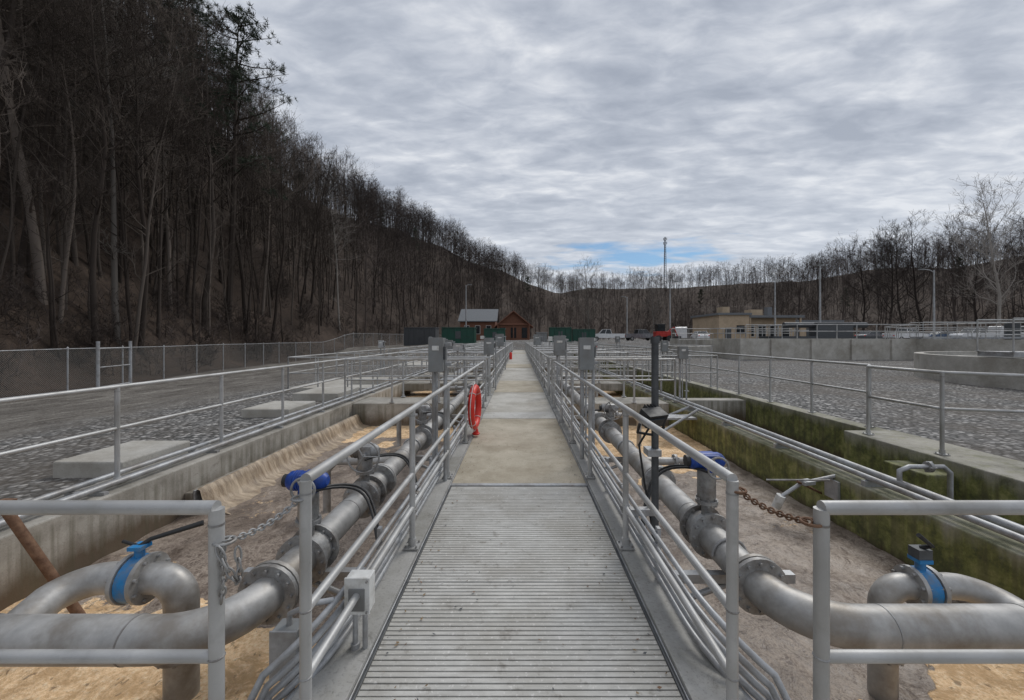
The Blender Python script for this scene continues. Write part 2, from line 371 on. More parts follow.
for (x0, x1, y0, y1, h) in [(-5.55, -4.72, 4.75, 5.75, .13), (-5.7, -4.72, 8.2, 9.3, .14), (-5.9, -4.72, 10.4, 11.8, .16), (-5.9, -4.72, 14, 15, .14)]:
    mb.bb(x0, x1, y0, y1, -.5, h, 'conc')
mb.build('concrete_pad', bevel=.02)
cw = [9.85, 14.2, 17.6, 21.5, 26, 31, 36.5, 43, 49]
mb = MB()
for y in cw:
    wd = 1.05 if y < 30 else 1.3
    mb.bb(BL, -1.0, y, y + wd, -.28 if y > 10 else -.9, -.012, 'conc_wall'); mb.bb(1.0, BR, y, y + wd, -.28 if y > 10 else -.9, -.012, 'conc_wall')
mb.build('basin_cross_wall', bevel=.012)
# weir ledge along the left wall with foamy water spilling down it
mb = MB(); mb.bb(BL + .002, BL + .10, 4.9, 9.8, -.9, -.30, 'conc_wall'); mb.bb(BL + .102, BL + .13, 4.9, 9.8, -.9, -.27, 'cast'); mb.build('concrete_weir', bevel=.008)
V = []; F = []; n = 200
for i in range(n + 1):
    y = 4.92 + 4.86 * i / n; a_ = .5 + fb(0, y, 1.5, 3)
    prof = [(BL + .135, -.262), (BL + .165, -.275), (BL + .20, -.34), (BL + .235, -.44), (BL + .29, -.52), (BL + .40 + .08 * a_, -.555), (BL + .55 + .12 * a_, -.60)]
    for k, (px_, pz_) in enumerate(prof):
        V.append((px_ + .02 * fb(k * .4, y, 5, 1), y, pz_ + (.012 if k < 2 else .03) * fb(k * .4, y, 5, 2)))
for i in range(n):
    for k in range(6): a = i * 7 + k; F.append((a, a + 1, a + 8, a + 7))
mb = MB(); mb.add(V, F, 'spill', True); mb.build('weir_overflow', parent=wat)

# main walkway
mb = MB()
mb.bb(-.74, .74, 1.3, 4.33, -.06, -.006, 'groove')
y = 1.32
while y < 4.3:
    mb.bb(-.725, .725, y, y + .027, -.0059, 0.0 + R.uniform(-.0006, .0006), 'deck'); y += .0335
for yy in (2.62,): mb.bb(-.735, .735, yy, yy + .006, -.005, .002, 'dark')
for s in (-1, 1):
    mb.bb(min(s * .728, s * .74), max(s * .728, s * .74), 1.3, 4.33, -.0059, .004, 'dark')
mb.bb(-.74, .74, 4.335, 4.40, -.06, .004, 'galv')
mb.bb(-.74, .74, 4.405, 7.95, -.2, -.002, 'conc_tan')
mb.bb(-.74, .74, 7.955, 8.6, -.2, .003, 'deck')
y = 8.605
while y < 53:
    mb.bb(-.74, .74, y, y + 3.19, -.2, R.uniform(-.003, .003), 'conc' if R.random() < .75 else 'conc_tan'); y += 3.2
for s in (-1, 1):
    mb.bb(min(s * .752, s * .99), max(s * .752, s * .99), 1.3, 53, -.34, .03, 'conc_edge')
    mb.bb(min(s * .742, s * .750), max(s * .742, s * .750), 1.3, 53, -.2, .012, 'galv')
y = 3
while y < 53:
    mb.bb(-.8, .8, y, y + .25, -2.4, -.345, 'conc_wall'); y += 5
mb.build('walkway', bevel=.003)
mb = MB(); mb.bb(-6, 6.2, -1.2, 1.296, -.3, -.004, 'conc'); mb.build('cross_walkway', bevel=.01)
mb = MB()
for i in range(420):
    x = R.choice((-1, 1)) * (.70 - abs(R.gauss(0, .12))) if R.random() < .7 else R.uniform(-.7, .7); y = 1.5 + 9 * R.random() ** 1.3; a = R.uniform(0, 6.28); l = R.uniform(.004, .014); w_ = l * R.uniform(.2, .7)
    d = Vector((math.cos(a), math.sin(a), 0)); e = Vector((-d.y, d.x, 0)); c0 = Vector((x, y, .0075)); mb.add([c0 - d * l, c0 + e * w_, c0 + d * l + Vector((0, 0, .004)), c0 - e * w_], [(0, 1, 2, 3)], R.choice(['rust', 'scum', 'dark']))
mb.build('leaf_debris')

# ------------------------------------------------------------------ railings
def rail(mb, pts, spacing=1.5, h=1.07, mids=(.56,), r=.0235, k='alu', n=8, flange=True):
    pts = [Vector(p) for p in pts]
    for hh in (h,) + tuple(mids):
        P = [p + Vector((0, 0, hh)) for p in pts]
        mb.tube(P, r * (1 if hh == h else .85), k, n)
    for a, b in zip(pts[:-1], pts[1:]):
        L = (b - a).length; c = max(1, round(L / spacing))
        for i in range(c + 1):
            if i == c and b is not pts[-1]: continue
            p = a.lerp(b, i / c)
            mb.tube([p + Vector((0, 0, -.02)), p + Vector((0, 0, h - .003))], r, k, n)
            if flange:
                mb.box(p + Vector((0, 0, .012)), (.11, .11, .012), k); mb.tube([p + Vector((0, 0, .012)), p + Vector((0, 0, .07))], r * 1.35, k, n)
                if p.y < 8:
                    for u in (-.04, .04):
                        for v in (-.04, .04): mb.tube([p + Vector((u, v, .015)), p + Vector((u, v, .032))], .008, 'cast', 6)
                    for hh in mids: mb.torus(p + Vector((0, 0, hh)), (0, 0, 1), r * .95, .004, 'cast', 14, 5)
                    mb.tube([p + Vector((0, 0, h - .055)), p + Vector((0, 0, h - .048))], r * 1.06, 'cast', 12, False)
for s in (-1, 1):
    mb = MB(); X = s * .80
    rail(mb, [(X, 1.5, .03), (X, 9.0, .03)], 1.5, 1.04, (.55, .3), n=12, r=.0215)
    rail(mb, [(X, 11.0, .03), (X, 53, .03)], 1.7, 1.04, (.55, .3), n=6)
    mb.build('handrail')
for s in (-1, 1):
    mb = MB(); rail(mb, [(s * .945, 1.25, 0), (s * 5.6, 1.25, 0)], 1.9, 1.07, (.605,), r=.0215, n=14); mb.build('handrail')
mb = MB(); rail(mb, [(-4.36, 1.3, .02), (-4.36, 53, .02)], 1.5, 1.05, (.6,), n=8); mb.build('handrail')
mb = MB(); rail(mb, [(3.86, 10.9, 0), (3.86, 53, 0)], 1.6, 1.07, (.6,), n=6); mb.build('handrail')
mb = MB(); rail(mb, [(5.2 + .95, 53, .06), (6.05, 11, .06), (6.05, 6.9, .06), (5.5, 6.3, .08), (5.5, 5.2, .08), (7.6, 5.2, 0)], 1.6, 1.07, (.6,), n=8); mb.build('handrail')
mb = MB(); rail(mb, [(5.9, 4.6, .06), (9.5, 4.9, 0)], 1.5, 1.0, (.5,), n=8)
mb.build('handrail')
mb = MB()
for y in cw:
    wd = 1.05 if y < 30 else 1.3
    for yy in (y + .04, y + wd - .04):
        rail(mb, [(-4.3, yy, 0), (-.82, yy, 0)], 1.15, 1.07, (.56,), n=6, r=.026); rail(mb, [(.82, yy, 0), (3.86, yy, 0)], 1.1, 1.07, (.56,), n=6, r=.026)
for x in (-2.6, 2.4):
    rail(mb, [(x, 14.4, 0), (x, 53, 0)], 1.7, 1.07, (.56,), n=5)
for y in (12, 15.5, 19.2, 24, 28, 34, 40, 46): rail(mb, [(4.1, y, 0), (5.95, y, 0)], 1.0, 1.07, (.56,), n=5)
for y in (13, 16.4, 23, 29, 39, 46): rail(mb, [(-7.5, y, -.1), (-4.6, y, -.1)], 1.0, 1.07, (.56,), n=5)
rail(mb, [(-7.5, 13, -.1), (-7.5, 46, -.1)], 1.7, 1.07, (.56,), n=5)
mb.build('basin_railings')
mb = MB()
for x in (-2.6, 2.4): mb.bb(x - .5, x + .02, 14.3, 52.9, -.12, -.02, 'galv')
mb.bb(-7.5, -4.62, 13, 16.4, -.4, -.02, 'conc'); mb.bb(-7.5, -4.62, 23, 29, -.4, -.02, 'conc'); mb.bb(-7.5, -4.62, 39, 46, -.4, -.02, 'conc')
mb.build('service_platform', bevel=.01)

# ------------------------------------------------------------------ conduits beside walkway
for s in (-1, 1):
    mb = MB()
    for i, (z, dx) in enumerate([(.10, .0), (.155, .0), (.21, .0), (.265, 0), (.33, .005), (.06, .055)]):
        X = .875 + dx; P = [(s * X, 40, z), (s * X, 9, z), (s * X, 2.15 - .02 * i, z)]
        for t in range(1, 7):
            a = t / 6 * math.pi / 2; P.append((s * (X + .22 * (1 - math.cos(a))), 2.15 - .02 * i - .35 * math.sin(a), z - .18 * (1 - math.cos(a))))
        P.append((s * (X + .34), 1.62 - .02 * i, z - .5)); P.append((s * (X + .36), 1.5, z - .9))
        mb.tube(P, .0155 if i < 5 else .02, 'galv', 10)
        for yc in (3.3 + i * .03, 6.4 + i * .04, 9.5): mb.tube([(s * X, yc, z), (s * X, yc + .06, z)], .02, 'cast', 10)
    y = 2.6
    while y < 20:
        mb.box((s * .905, y, .2), (.022, .04, .34), 'galv'); y += 1.5
    mb.build('electrical_conduits')
mb = MB()
for x, z, r in [(-4.22, .09, .03), (-4.30, .075, .022), (-4.5, .085, .028)]: mb.tube([(x, -1, z), (x, 52, z)], r, 'galv', 10)
y = 1
while y < 50: mb.bb(-4.55, -4.15, y, y + .05, .02, .05, 'galv'); y += 1.5
mb.build('wall_pipes')
mb = MB()
for x, z, r in [(3.78, .09, .03), (3.9, .11, .038)]: mb.tube([(x, -1, z), (x, 52, z)], r, 'galv', 10)
y = 1.3
while y < 50: mb.bb(3.72, 3.98, y, y + .05, .0, .06, 'galv'); y += 1.5
mb.tube([(3.9, 4.1, .12), (3.9, 4.1, .24), (4.0, 4.1, .28), (4.35, 4.1, .28), (4.42, 4.1, .22), (4.42, 4.1, -.8)], .024, 'galv', 10)
mb.flange((4.2, 4.1, .28), (1, 0, 0), .055, .03, 'cast', 4)
mb.build('wall_pipes')

# ------------------------------------------------------------------ big air pipes
def bigpipe(s, zc, yl, name):
    mb = MB(); r = .108; X = s * 1.5; er = .36
    P = [(X, 52, zc), (X, yl + er + .02, zc)]
    P += [(X + s * er * (1 - math.cos(a)), yl + er - er * math.sin(a), zc) for a in [math.pi / 2 * t / 10 for t in range(1, 11)]]
    P += [(s * 6.0, yl, zc)]
    mb.tube(P, r, 'pipe', 32)
    for y in (yl + er + .02, 4.3, 7.4, 11.5, 16, 22):
        mb.flange((X, y - .02, zc), (0, 1, 0), .175, .028, 'cast', 12); mb.flange((X, y + .02, zc), (0, 1, 0), .175, .028, 'pipe', 12)
    for y in (2.85, 5.6, 8.6, 12.6, 18, 24):
        mb.bb(min(s * .95, s * 1.95), max(s * .95, s * 1.95), y - .03, y + .03, zc - r - .075, zc - r - .012, 'galv')
        mb.tube(arc((X, y, zc), r + .012, 0, 180, 12, 'xz'), .01, 'galv', 6)
        mb.tube([(s * .97, y, -.34), (s * 1.6, y, zc - r - .05)], .022, 'galv', 6)
    for x in (1.95, 2.7, 3.8): mb.tube([(s * x, yl, zc), (s * (x + .008), yl, zc)], r + .0025, 'cast', 32)
    for y in (3.5, 5.1, 6.0): mb.tube([(X, y, zc), (X, y + .008, zc)], r + .0025, 'cast', 32)
    mb.build(name)
bigpipe(1, .05, 2.14, 'air_pipe'); bigpipe(-1, .07, 2.03, 'air_pipe')
def drop(s, xd, yd, zt, r, name, lever):
    mb = MB(); e = r * 1.7
    P = [(s * xd, yd, -2.2), (s * xd, yd, zt - e)] + [(s * (xd + e * (1 - math.cos(a))), yd, zt - e + e * math.sin(a)) for a in [math.pi / 2 * t / 9 for t in range(1, 10)]]
    P += [(s * (xd + e + .05), yd, zt)]
    mb.tube(P, r, 'pipe', 24)
    xv = xd + e + .05
    mb.flange((s * xv, yd, zt), (1, 0, 0), r * 1.6, .025, 'pipe', 8)
    mb.flange((s * (xv + .055), yd, zt), (1, 0, 0), r * 1.5, .07, 'cyan', 8, 'cyan')
    mb.flange((s * (xv + .11), yd, zt), (1, 0, 0), r * 1.6, .025, 'pipe', 8)
    yb = 2.1; e2 = .16
    xe = xv + .26
    P = [(s * (xv + .11), yd, zt), (s * (xe - .02), yd, zt)] + [(s * (xe + e2 * math.sin(a)), yd - e2 * (1 - math.cos(a)), zt - .02 * a) for a in [math.pi / 2 * t / 8 for t in range(1, 9)]] + [(s * (xe + e2), yb, .06)]
    mb.tube(P, r, 'pipe', 24)
    mb.tube([(s * (xv + .055), yd, zt + r), (s * (xv + .055), yd, zt + r * 1.7 + .03)], .026, 'cyan', 12)
    top = (s * (xv + .055), yd, zt + r * 1.7 + .04)
    mb.box(top, (.08, .08, .022), 'cyan')
    if lever:
        mb.tube([top, (top[0] + .04, top[1] + .03, top[2] + .03), (top[0] + .26, top[1] + .16, top[2] + .07)], [.014, .013, .017], 'black', 8)
        mb.tube([top, (top[0] - .12, top[1] + .02, top[2] + .02)], .01, 'black', 8)
    else:
        mb.box((top[0], top[1], top[2] + .04), (.08, .07, .06), 'dark'); mb.tube([(top[0], top[1], top[2] + .07), (top[0] + .03, top[1] - .04, top[2] + .10), (top[0] - .06, top[1] - .05, top[2] + .17)], .013, 'black', 8)
    mb.flange((s * xd, yd, -.28), (0, 0, 1), r * 1.5, .025, 'cast', 8)
    mb.build(name)
drop(-1, 2.04, 2.42, .15, .088, 'butterfly_valve', True)
drop(1, 2.2, 2.42, .10, .072, 'butterfly_valve', False)

def actuator(s, y, zt, blue, name, sc=1.0):
    mb = MB(); X = s * 1.5
    mb.flange((X, y - .09, .06), (0, 1, 0), .175, .03, 'cast', 12); mb.flange((X, y + .09, .06), (0, 1, 0), .175, .03, 'cast', 12)
    mb.tube([(X, y - .07, .06), (X, y + .07, .06)], .14, 'cast', 24)
    mb.tube([(X, y, .15), (X, y, .3)], .04, 'cast', 14); mb.flange((X, y, .3), (0, 0, 1), .085, .025, 'cast', 6)
    mb.tube([(X, y, .31), (X, y, .33), (X, y, zt - .07)], [.06, .07, .07], 'cast', 16)
    k = 'blue' if blue else 'cast'
    L = .14
    mb.tube([(X - L, y, zt), (X - L + .02, y, zt), (X + L - .05, y, zt), (X + L - .02, y, zt), (X + L, y, zt)], [.05, .066, .066, .052, .03], k, 20)
    mb.box((X + .02, y, zt - .01), (.11, .145, .13), k)
    for q in range(3): mb.torus((X - L + .05 + q * .018, y, zt), (1, 0, 0), .067, .004, k, 20, 6)
    mb.tube([(X - L - .03, y, zt), (X - L, y, zt)], .045, 'black', 16)
    hr = .08 if blue else .15
    mb.torus((X + .03, y - .13, zt - .02), (0, 1, 0), hr, .009, 'cast', 28, 8)
    mb.tube([(X + .03, y - .13, zt - .02), (X + .03, y - .07, zt - .02)], .018, 'cast', 10)
    for a in (0, 2.1, 4.2): mb.tube([(X + .03, y - .13, zt - .02), (X + .03 + hr * math.cos(a), y - .13, zt - .02 + hr * math.sin(a))], .007, 'cast', 6)
    for d in (0, .05):
        P = []
        for t in range(15):
            u = t / 14; P.append((X + -s * (.05 + .5 * u) , y - .08 - d + .28 * math.sin(u * math.pi), zt - .05 + .14 * math.sin(u * 3.14) * (1 - u) - (zt - .15) * u ** 1.6 - .05 * math.sin(u * 6)))
        mb.tube(P, .010, 'black', 8)
    mb.build(name)
actuator(-1, 2.85, .585, True, 'electric_valve_actuator')
actuator(-1, 3.9, .5, False, 'gate_valve')
actuator(1, 3.2, .62, True, 'electric_valve_actuator')
actuator(-1, 6.2, .5, False, 'gate_valve'); actuator(1, 6.6, .45, False, 'gate_valve')

mb = MB(); mb.box((-.80, 2.02, .325), (.12, .075, .17), 'white'); mb.box((-.80, 1.977, .325), (.125, .012, .18), 'white'); mb.box((-.80, 1.968, .31), (.08, .008, .11), 'boxgrey')
for z in (.25, .4): mb.tube([(-.75, 1.962, z), (-.75, 1.973, z)], .006, 'cast', 6)
mb.tube([(-.83, 2.03, .24), (-.83, 2.03, 0.03)], .014, 'galv', 10); mb.tube([(-.78, 2.03, .24), (-.78, 2.03, .03)], .014, 'galv', 10)
mb.tube([(-.83, 2.03, .03), (-.83, 2.03, .055)], .024, 'galv', 10)
mb.build('electrical_outlet_box', bevel=.004)
mb = MB(); mb.box((-1.09, 1.9, .13), (.12, .09, .22), 'boxgrey'); mb.box((-1.09, 1.85, .13), (.13, .01, .23), 'galv')
mb.tube([(-1.09, 1.9, .04), (-1.09, 1.9, -.9)], .025, 'galv', 8); mb.tube([(-1.09, 1.9, .24), (-1.09, 1.9, .29), (-.98, 1.9, .34), (-.9, 1.94, .33)], .014, 'galv', 8)
mb.build('junction_box', bevel=.005)
def disc(x, y, name, w=.2, h=.42, zt=1.6, k='boxgrey'):
    mb = MB(); mb.tube([(x, y, 0.02), (x, y, zt)], .028, 'galv', 8); mb.tube([(x + w * .8, y, 0.02), (x + w * .8, y, zt - .1)], .022, 'galv', 8)
    mb.box((x + .04, y - .06, zt - h / 2), (w, .13, h), k); mb.box((x + .04, y - .13, zt - h / 2), (w * 1.05, .012, h * 1.02), k)
    mb.box((x + .04 + w * .55, y - .08, zt - h * .45), (.03, .05, .14), 'red' if R.random() < .15 else 'dark'); mb.box((x + .04, y - .14, zt - h * .3), (w * .5, .006, .05), 'white')
    mb.box((x + .08, y, zt - h * .2), (w * 1.4, .04, .04), 'galv'); mb.box((x + .08, y, zt - h * .8), (w * 1.4, .04, .04), 'galv')
    mb.tube([(x + .04, y - .06, zt - h), (x + .04, y - .05, .1)], .012, 'galv', 6)
    mb.build(name, bevel=.004)
disc(-.93, 4.4, 'disconnect_switch', .15, .36); disc(.82, 5.2, 'disconnect_switch', .18, .40)
disc(-.95, 12.2, 'disconnect_switch', .3, .5); disc(.9, 9.4, 'disconnect_switch', .26, .45, 1.65); disc(-1.0, 20, 'disconnect_switch', .4, .6, 1.8); disc(1.0, 23, 'disconnect_switch', .4, .6, 1.8)
disc(3.9, 9.7, 'disconnect_switch', .2, .3, 1.4); disc(-3.2, 18.2, 'disconnect_switch', .3, .4, 1.5)
for x, y, z in [(2.6, 14.2, 1.5), (-2.2, 14.3, 1.4), (3.2, 18, 1.6), (-4.2, 22, 1.6), (2.0, 26.2, 1.7), (-2.0, 26.3, 1.6), (5.6, 15.6, 1.5), (5.9, 24.2, 1.7), (-5.6, 16.2, 1.5), (-6.4, 28.8, 1.7), (3.4, 31.2, 1.8), (-3.4, 36.6, 1.8)]:
    disc(x, y, 'gauge_panel', R.uniform(.15, .35), R.uniform(.25, .5), z, R.choice(['boxgrey', 'white', 'boxgrey', 'galv']))
mb = MB(); mb.tube([(1.02, 3.0, -.9), (1.02, 3.0, 1.6)], .027, 'dark', 14); mb.tube([(1.02, 3, 1.56), (1.02, 3, 1.61)], .034, 'dark', 14)
mb.box((1.0, 3.0, .75), (.1, .12, .05), 'galv'); mb.box((.93, 3, .3), (.2, .06, .05), 'galv')
mb.box((.97, 2.9, 1.03), (.19, .1, .09), 'black', rz=.5, rx=.5); mb.box((.965, 2.86, 1.0), (.16, .04, .07), 'glass', rz=.5, rx=.5)
for i in range(5): mb.box((.93 + i * .025, 2.96 + i * .01, 1.06), (.008, .05, .09), 'black', rz=.5, rx=.5)
mb.tube([(.88, 2.92, .97), (.88, 2.97, .9), (1.02, 3.0, .87), (1.08, 2.99, .93), (1.06, 2.95, 1.0)], .012, 'black', 8)
mb.tube([(.98, 2.94, .98), (.9, 3.0, .8), (.95, 3.03, .5), (1.0, 3.02, .2)], .009, 'black', 6)
mb.build('floodlight_pole', bevel=.003)
mb = MB(); ax_ = Vector((1, -.08, 0)).normalized(); cr_ = Vector((-.705, 6.4, .5)); mb.torus(cr_, ax_, .305, .052, 'red', 40, 14)
hd = Vector((0, 0, 1)).cross(ax_)
for a in (45, 135, 225, 315):
    a = math.radians(a); d = hd * math.cos(a) + Vector((0, 0, 1)) * math.sin(a); mb.torus(cr_ + d * .305, ax_.cross(d), .054, .006, 'white', 14, 6)
mb.tube([cr_ + (hd * math.cos(2 * math.pi * i / 24) + Vector((0, 0, math.sin(2 * math.pi * i / 24)))) * (.372 + .012 * math.cos(8 * math.pi * i / 24)) for i in range(25)], .006, 'white', 6)
mb.box((-.785, 6.4, .62), (.02, .7, .05), 'galv'); mb.box((-.76, 6.4, .84), (.06, .04, .03), 'galv'); mb.build('life_ring')
mb = MB(); mb.tube([(-.7, 6.5, .03), (-.7, 6.5, .1), (-.7, 6.5, .13)], [.05, .04, .03], 'red', 14); mb.torus((-.7, 6.5, .05), (0, 0, 1), .05, .012, 'red'); mb.build('rope_canister')

def chain(a, b, sag, k, name, tail=None):
    a = Vector(a); b = Vector(b); mb = MB()
    def run(P):
        for j in range(len(P) - 1):
            c = (P[j] + P[j + 1]) / 2; t = (P[j + 1] - P[j]).normalized()
            side = t.orthogonal().normalized(); side = Quaternion(t, (math.pi / 2) * (j % 2) + .3) @ side
            L = (P[j + 1] - P[j]).length * .72; w = .009; pts = []
            for q in range(13):
                an = 2 * math.pi * q / 12; pts.append(c + t * math.cos(an) * L + side * math.sin(an) * w)
            mb.tube(pts, .0032, k, 6, False)
    n = 17
    run([a.lerp(b, i / n) - Vector((0, 0, sag * 4 * (i / n) * (1 - i / n))) for i in range(n + 1)])
    if tail: 
        run([Vector(tail) - Vector((.004 * math.sin(i), 0, i * .022)) for i in range(9)])
        run([Vector(tail) + Vector((.03 * math.sin(i / 9 * 3.14), -.02, -.10 * math.sin(i / 9 * 3.14) )) + Vector((.06 * i / 9, 0, 0)) for i in range(10)])
    mb.torus(a, (0, 0, 1), .028, .005, k, 16, 6); mb.torus(b, (0, 0, 1), .028, .005, k, 16, 6)
    mb.build(name)
chain((-.92, 1.25, .965), (-.82, 1.5, 1.0), .025, 'cast', 'safety_chain', (-.915, 1.235, .96))
chain((.82, 1.5, 1.03), (.92, 1.26, 1.02), .02, 'rust', 'safety_chain')

mb = MB(); mb.tube([(-3.55, 2.75, .45), (-2.95, 2.9, -.75)], .03, 'rust', 10); mb.box((-3.55, 2.75, .47), (.09, .09, .02), 'rust'); mb.build('rusty_support_rod')
mb = MB()
mb.tube([(3.72, 4.7, -.02), (3.3, 4.68, -.1), (3.05, 4.72, -.3)], .022, 'galv', 8); mb.tube([(3.7, 4.9, -.3), (3.2, 4.6, -.05)], .014, 'rust', 6)
mb.box((3.68, 4.7, -.17), (.03, .2, .22), 'galv'); mb.box((3.35, 4.66, -.08), (.16, .1, .04), 'galv', rz=.3); mb.tube([(3.5, 4.5, -.0), (3.0, 4.85, -.12)], .012, 'cast', 6)
mb.tube([(3.08, 4.7, -.25), (3.04, 4.73, -.4)], .05, 'white', 12)
mb.build('float_switch_bracket')
mb = MB(); mb.bb(2.9, 3.7, 8.3, 8.7, -.1, -.06, 'galv'); mb.tube([(3.7, 8.3, .1), (2.9, 8.1, -.3)], .03, 'galv', 8); mb.tube([(3.7, 8.7, .1), (2.9, 8.9, -.3)], .03, 'galv', 8); mb.build('wall_bracket_platform')
mb = MB()
for s in (-1, 1):
    for y in (5.0, 8.0, 12.4, 16, 19, 24):
        for x in (2.4,):
            mb.tube([(s * 1.5, y, .06), (s * (x - .1), y, .06), (s * x, y, -.05), (s * x, y, -2)], .05, 'pipe', 12); mb.flange((s * 1.95, y, .06), (1, 0, 0), .085, .03, 'cast', 6)
mb.build('aeration_drop_pipes')

# ------------------------------------------------------------------ fence
def fence(pts, name, h=2.0):
    mb = MB()
    pts = [Vector((p[0], p[1], terr(p[0], p[1]))) for p in pts]
    P = []
    for a, b in zip(pts[:-1], pts[1:]):
        n = max(1, round((b - a).length / 3))
        for i in range(n):
            q = a.lerp(b, i / n); q.z = terr(q.x, q.y); P.append(q)
    P.append(pts[-1])
    for q in P: mb.tube([q - Vector((0, 0, .2)), q + Vector((0, 0, h + .05))], .035, 'galv', 8); mb.tube([q + Vector((0, 0, h + .05)), q + Vector((0, 0, h + .1))], [.045, .01], 'galv', 8)
    mb.tube([q + Vector((0, 0, h)) for q in P], .022, 'galv', 6)
    o = mb.build(name)
    V = []; F = []; U = []; d = 0
    for i, q in enumerate(P):
        if i: d += (q - P[i - 1]).length
        V += [tuple(q + Vector((0, 0, .03))), tuple(q + Vector((0, 0, h)))]; U += [(d, 0), (d, h)]
        if i: F.append((2 * i - 2, 2 * i, 2 * i + 1, 2 * i - 1))
    me = bpy.data.meshes.new('mesh_fabric'); me.from_pydata(V, [], F); uv = me.uv_layers.new(name='UVMap')
    for l in me.loops: uv.data[l.index].uv = U[l.vertex_index]
    me.materials.append(M['mesh']); w = bpy.data.objects.new('mesh_fabric', me); scene.collection.objects.link(w); w.parent = o
fence([(-20, -5), (-20.4, 8), (-20.5, 15.5), (-22.2, 25), (-24, 40), (-24, 58), (-22, 76), (-18, 95)], 'chain_link_fence')
mb = MB()
for x, y in ((-20.0, 19.0), (-20.6, 21.2)):
    z = terr(x, y); mb.tube([(x, y, z), (x, y, z + 2.35)], .07, 'galv', 10)
z = terr(-20, 19)
for h in (.15, 1.1, 2.0): mb.tube([(-20.0, 19.0, z + h), (-20.6, 21.2, z + h)], .03, 'galv', 8)
mb.build('fence_gate')

# ------------------------------------------------------------------ trees
def tree_mesh(name, seed, H, nprim, c0, r0, mat, lv=3, spread=1.0, sec=5, ter=5, up=.25, tw=.014, kt=.06):
    rr = random.Random(seed); mb = MB()
    def limb(p, d, L, r, lev, nseg, sides):
        pts = [p.copy()]; q = p.copy(); dd = d.normalized()
        for i in range(nseg):
            k = kt if lev == 0 else .28
            dd = (dd + Vector((rr.gauss(0, k), rr.gauss(0, k), rr.gauss(0, k * .6) + (0 if lev == 0 else up * .5)))).normalized()
            if lev == 0: dd = (dd + Vector((0, 0, .3))).normalized()
            q = q + dd * L / nseg; pts.append(q.copy())
        rs = [max(.008, r * (1 - .85 * i / nseg)) for i in range(nseg + 1)]
        mb.tube(pts, rs, mat, sides, False); return pts
    def at(pts, t):
        f = t * (len(pts) - 1); i = min(int(f), len(pts) - 2); return pts[i].lerp(pts[i + 1], f - i), (pts[i + 1] - pts[i]).normalized()
    tr = limb(Vector((0, 0, -.5)), Vector((0, 0, 1)), H, r0, 0, 9, 7)
    for i in range(nprim):
        t = c0 + (1 - c0) * (i + rr.random()) / nprim; t = min(t, .985)
        if i < 2: t = rr.uniform(.2, c0)
        p, d = at(tr, t)
        a = rr.uniform(0, 6.283); out = Vector((math.cos(a), math.sin(a), rr.uniform(.35, 1.1)))
        L = H * (.10 + .26 * (1 - max(0, t - c0) / (1 - c0)) ** .8) * rr.uniform(.5, 1.25) * spread * (.5 if i < 2 else 1)
        pr = limb(p, out, L, r0 * (.36 * (1 - t) + .10), 1, 4, 4)
        if lv < 2: continue
        for j in range(sec):
            tt = .25 + .75 * (j + rr.random()) / sec; p2, d2 = at(pr, min(tt, .99))
            o2 = (d2 + Vector((rr.gauss(0, .7), rr.gauss(0, .7), rr.gauss(.15, .5)))).normalized()
            se = limb(p2, o2, L * rr.uniform(.3, .55), r0 * .07, 2, 2, 3)
            if lv < 3: continue
            for k in range(ter):
                p3, d3 = at(se, rr.uniform(.2, .98)); o3 = (d3 + Vector((rr.gauss(0, .7), rr.gauss(0, .7), rr.gauss(.2, .5)))).normalized()
                th = limb(p3, o3, L * rr.uniform(.16, .32), tw, 3, 1 if lv == 3 else 2, 3)
                if lv < 4: continue
                for k2 in range(2):
                    p4, d4 = at(th, rr.uniform(.2, .9)); o4 = (d4 + Vector((rr.gauss(0, .8), rr.gauss(0, .8), rr.gauss(.2, .5)))).normalized()
                    limb(p4, o4, L * .14, .010, 3, 1, 3)
    me = bpy.data.meshes.new(name); me.from_pydata(mb.v, [], mb.f); me.materials.append(M[mat]); me.polygons.foreach_set('use_smooth', [True] * len(mb.f)); me.update(); return me
near = [tree_mesh('bare_tree_near_%d' % i, 10 + i, 22, 17, [.35, .5, .42, .3, .55, .25][i], [.13, .11, .18, .12, .15, .10][i], 'bark', 3, [.7, .6, .9, .8, .6, .8][i], 5, 4, .25) for i in range(6)]
hero = [tree_mesh('bare_tree_hero_%d' % i, 30 + i, 22, 26, [.4, .35, .45][i], [.17, .14, .2][i], 'bark', 4, .68, 6, 5) for i in range(3)]
far = [tree_mesh('bare_tree_far_%d' % i, 40 + i, 17, 16, [.3, .35, .25, .3][i], .13, 'barkfar', 3, 1.1, 4, 4, .25, .024) for i in range(4)]
wide = [tree_mesh('bare_tree_wide_%d' % i, 60 + i, 17, 26, .2, .2, 'barkfar' if i < 2 else 'barkpale', 4, 1.25, 6, 5, .35, kt=.08) for i in range(3)]
shr = [tree_mesh('shrub_%d' % i, 80 + i, 3.2, 12, .05, .025, 'barkfar', 3, 1.8, 4, 3) for i in range(2)]
pal = tree_mesh('pale_tree', 95, 20, 22, .45, .15, 'barkpale', 3, .55, 6, 5)
def place(me, x, y, s, name, parent=None, z=None, sz=1):
    o = bpy.data.objects.new(name, me); scene.collection.objects.link(o)
    o.location = (x, y, (terr(x, y) if z is None else z)); o.rotation_euler = (R.gauss(0, .04), R.gauss(0, .04), R.uniform(0, 6.28)); o.scale = (s, s, s * sz)
    if parent: o.parent = parent
    return o
def toe_cr(az): return np.interp(az, TA[:, 0], TA[:, 1]), np.interp(az, TA[:, 0], TA[:, 2])
fo = bpy.data.objects.new('hillside_forest', None); scene.collection.objects.link(fo)
cnt = 0
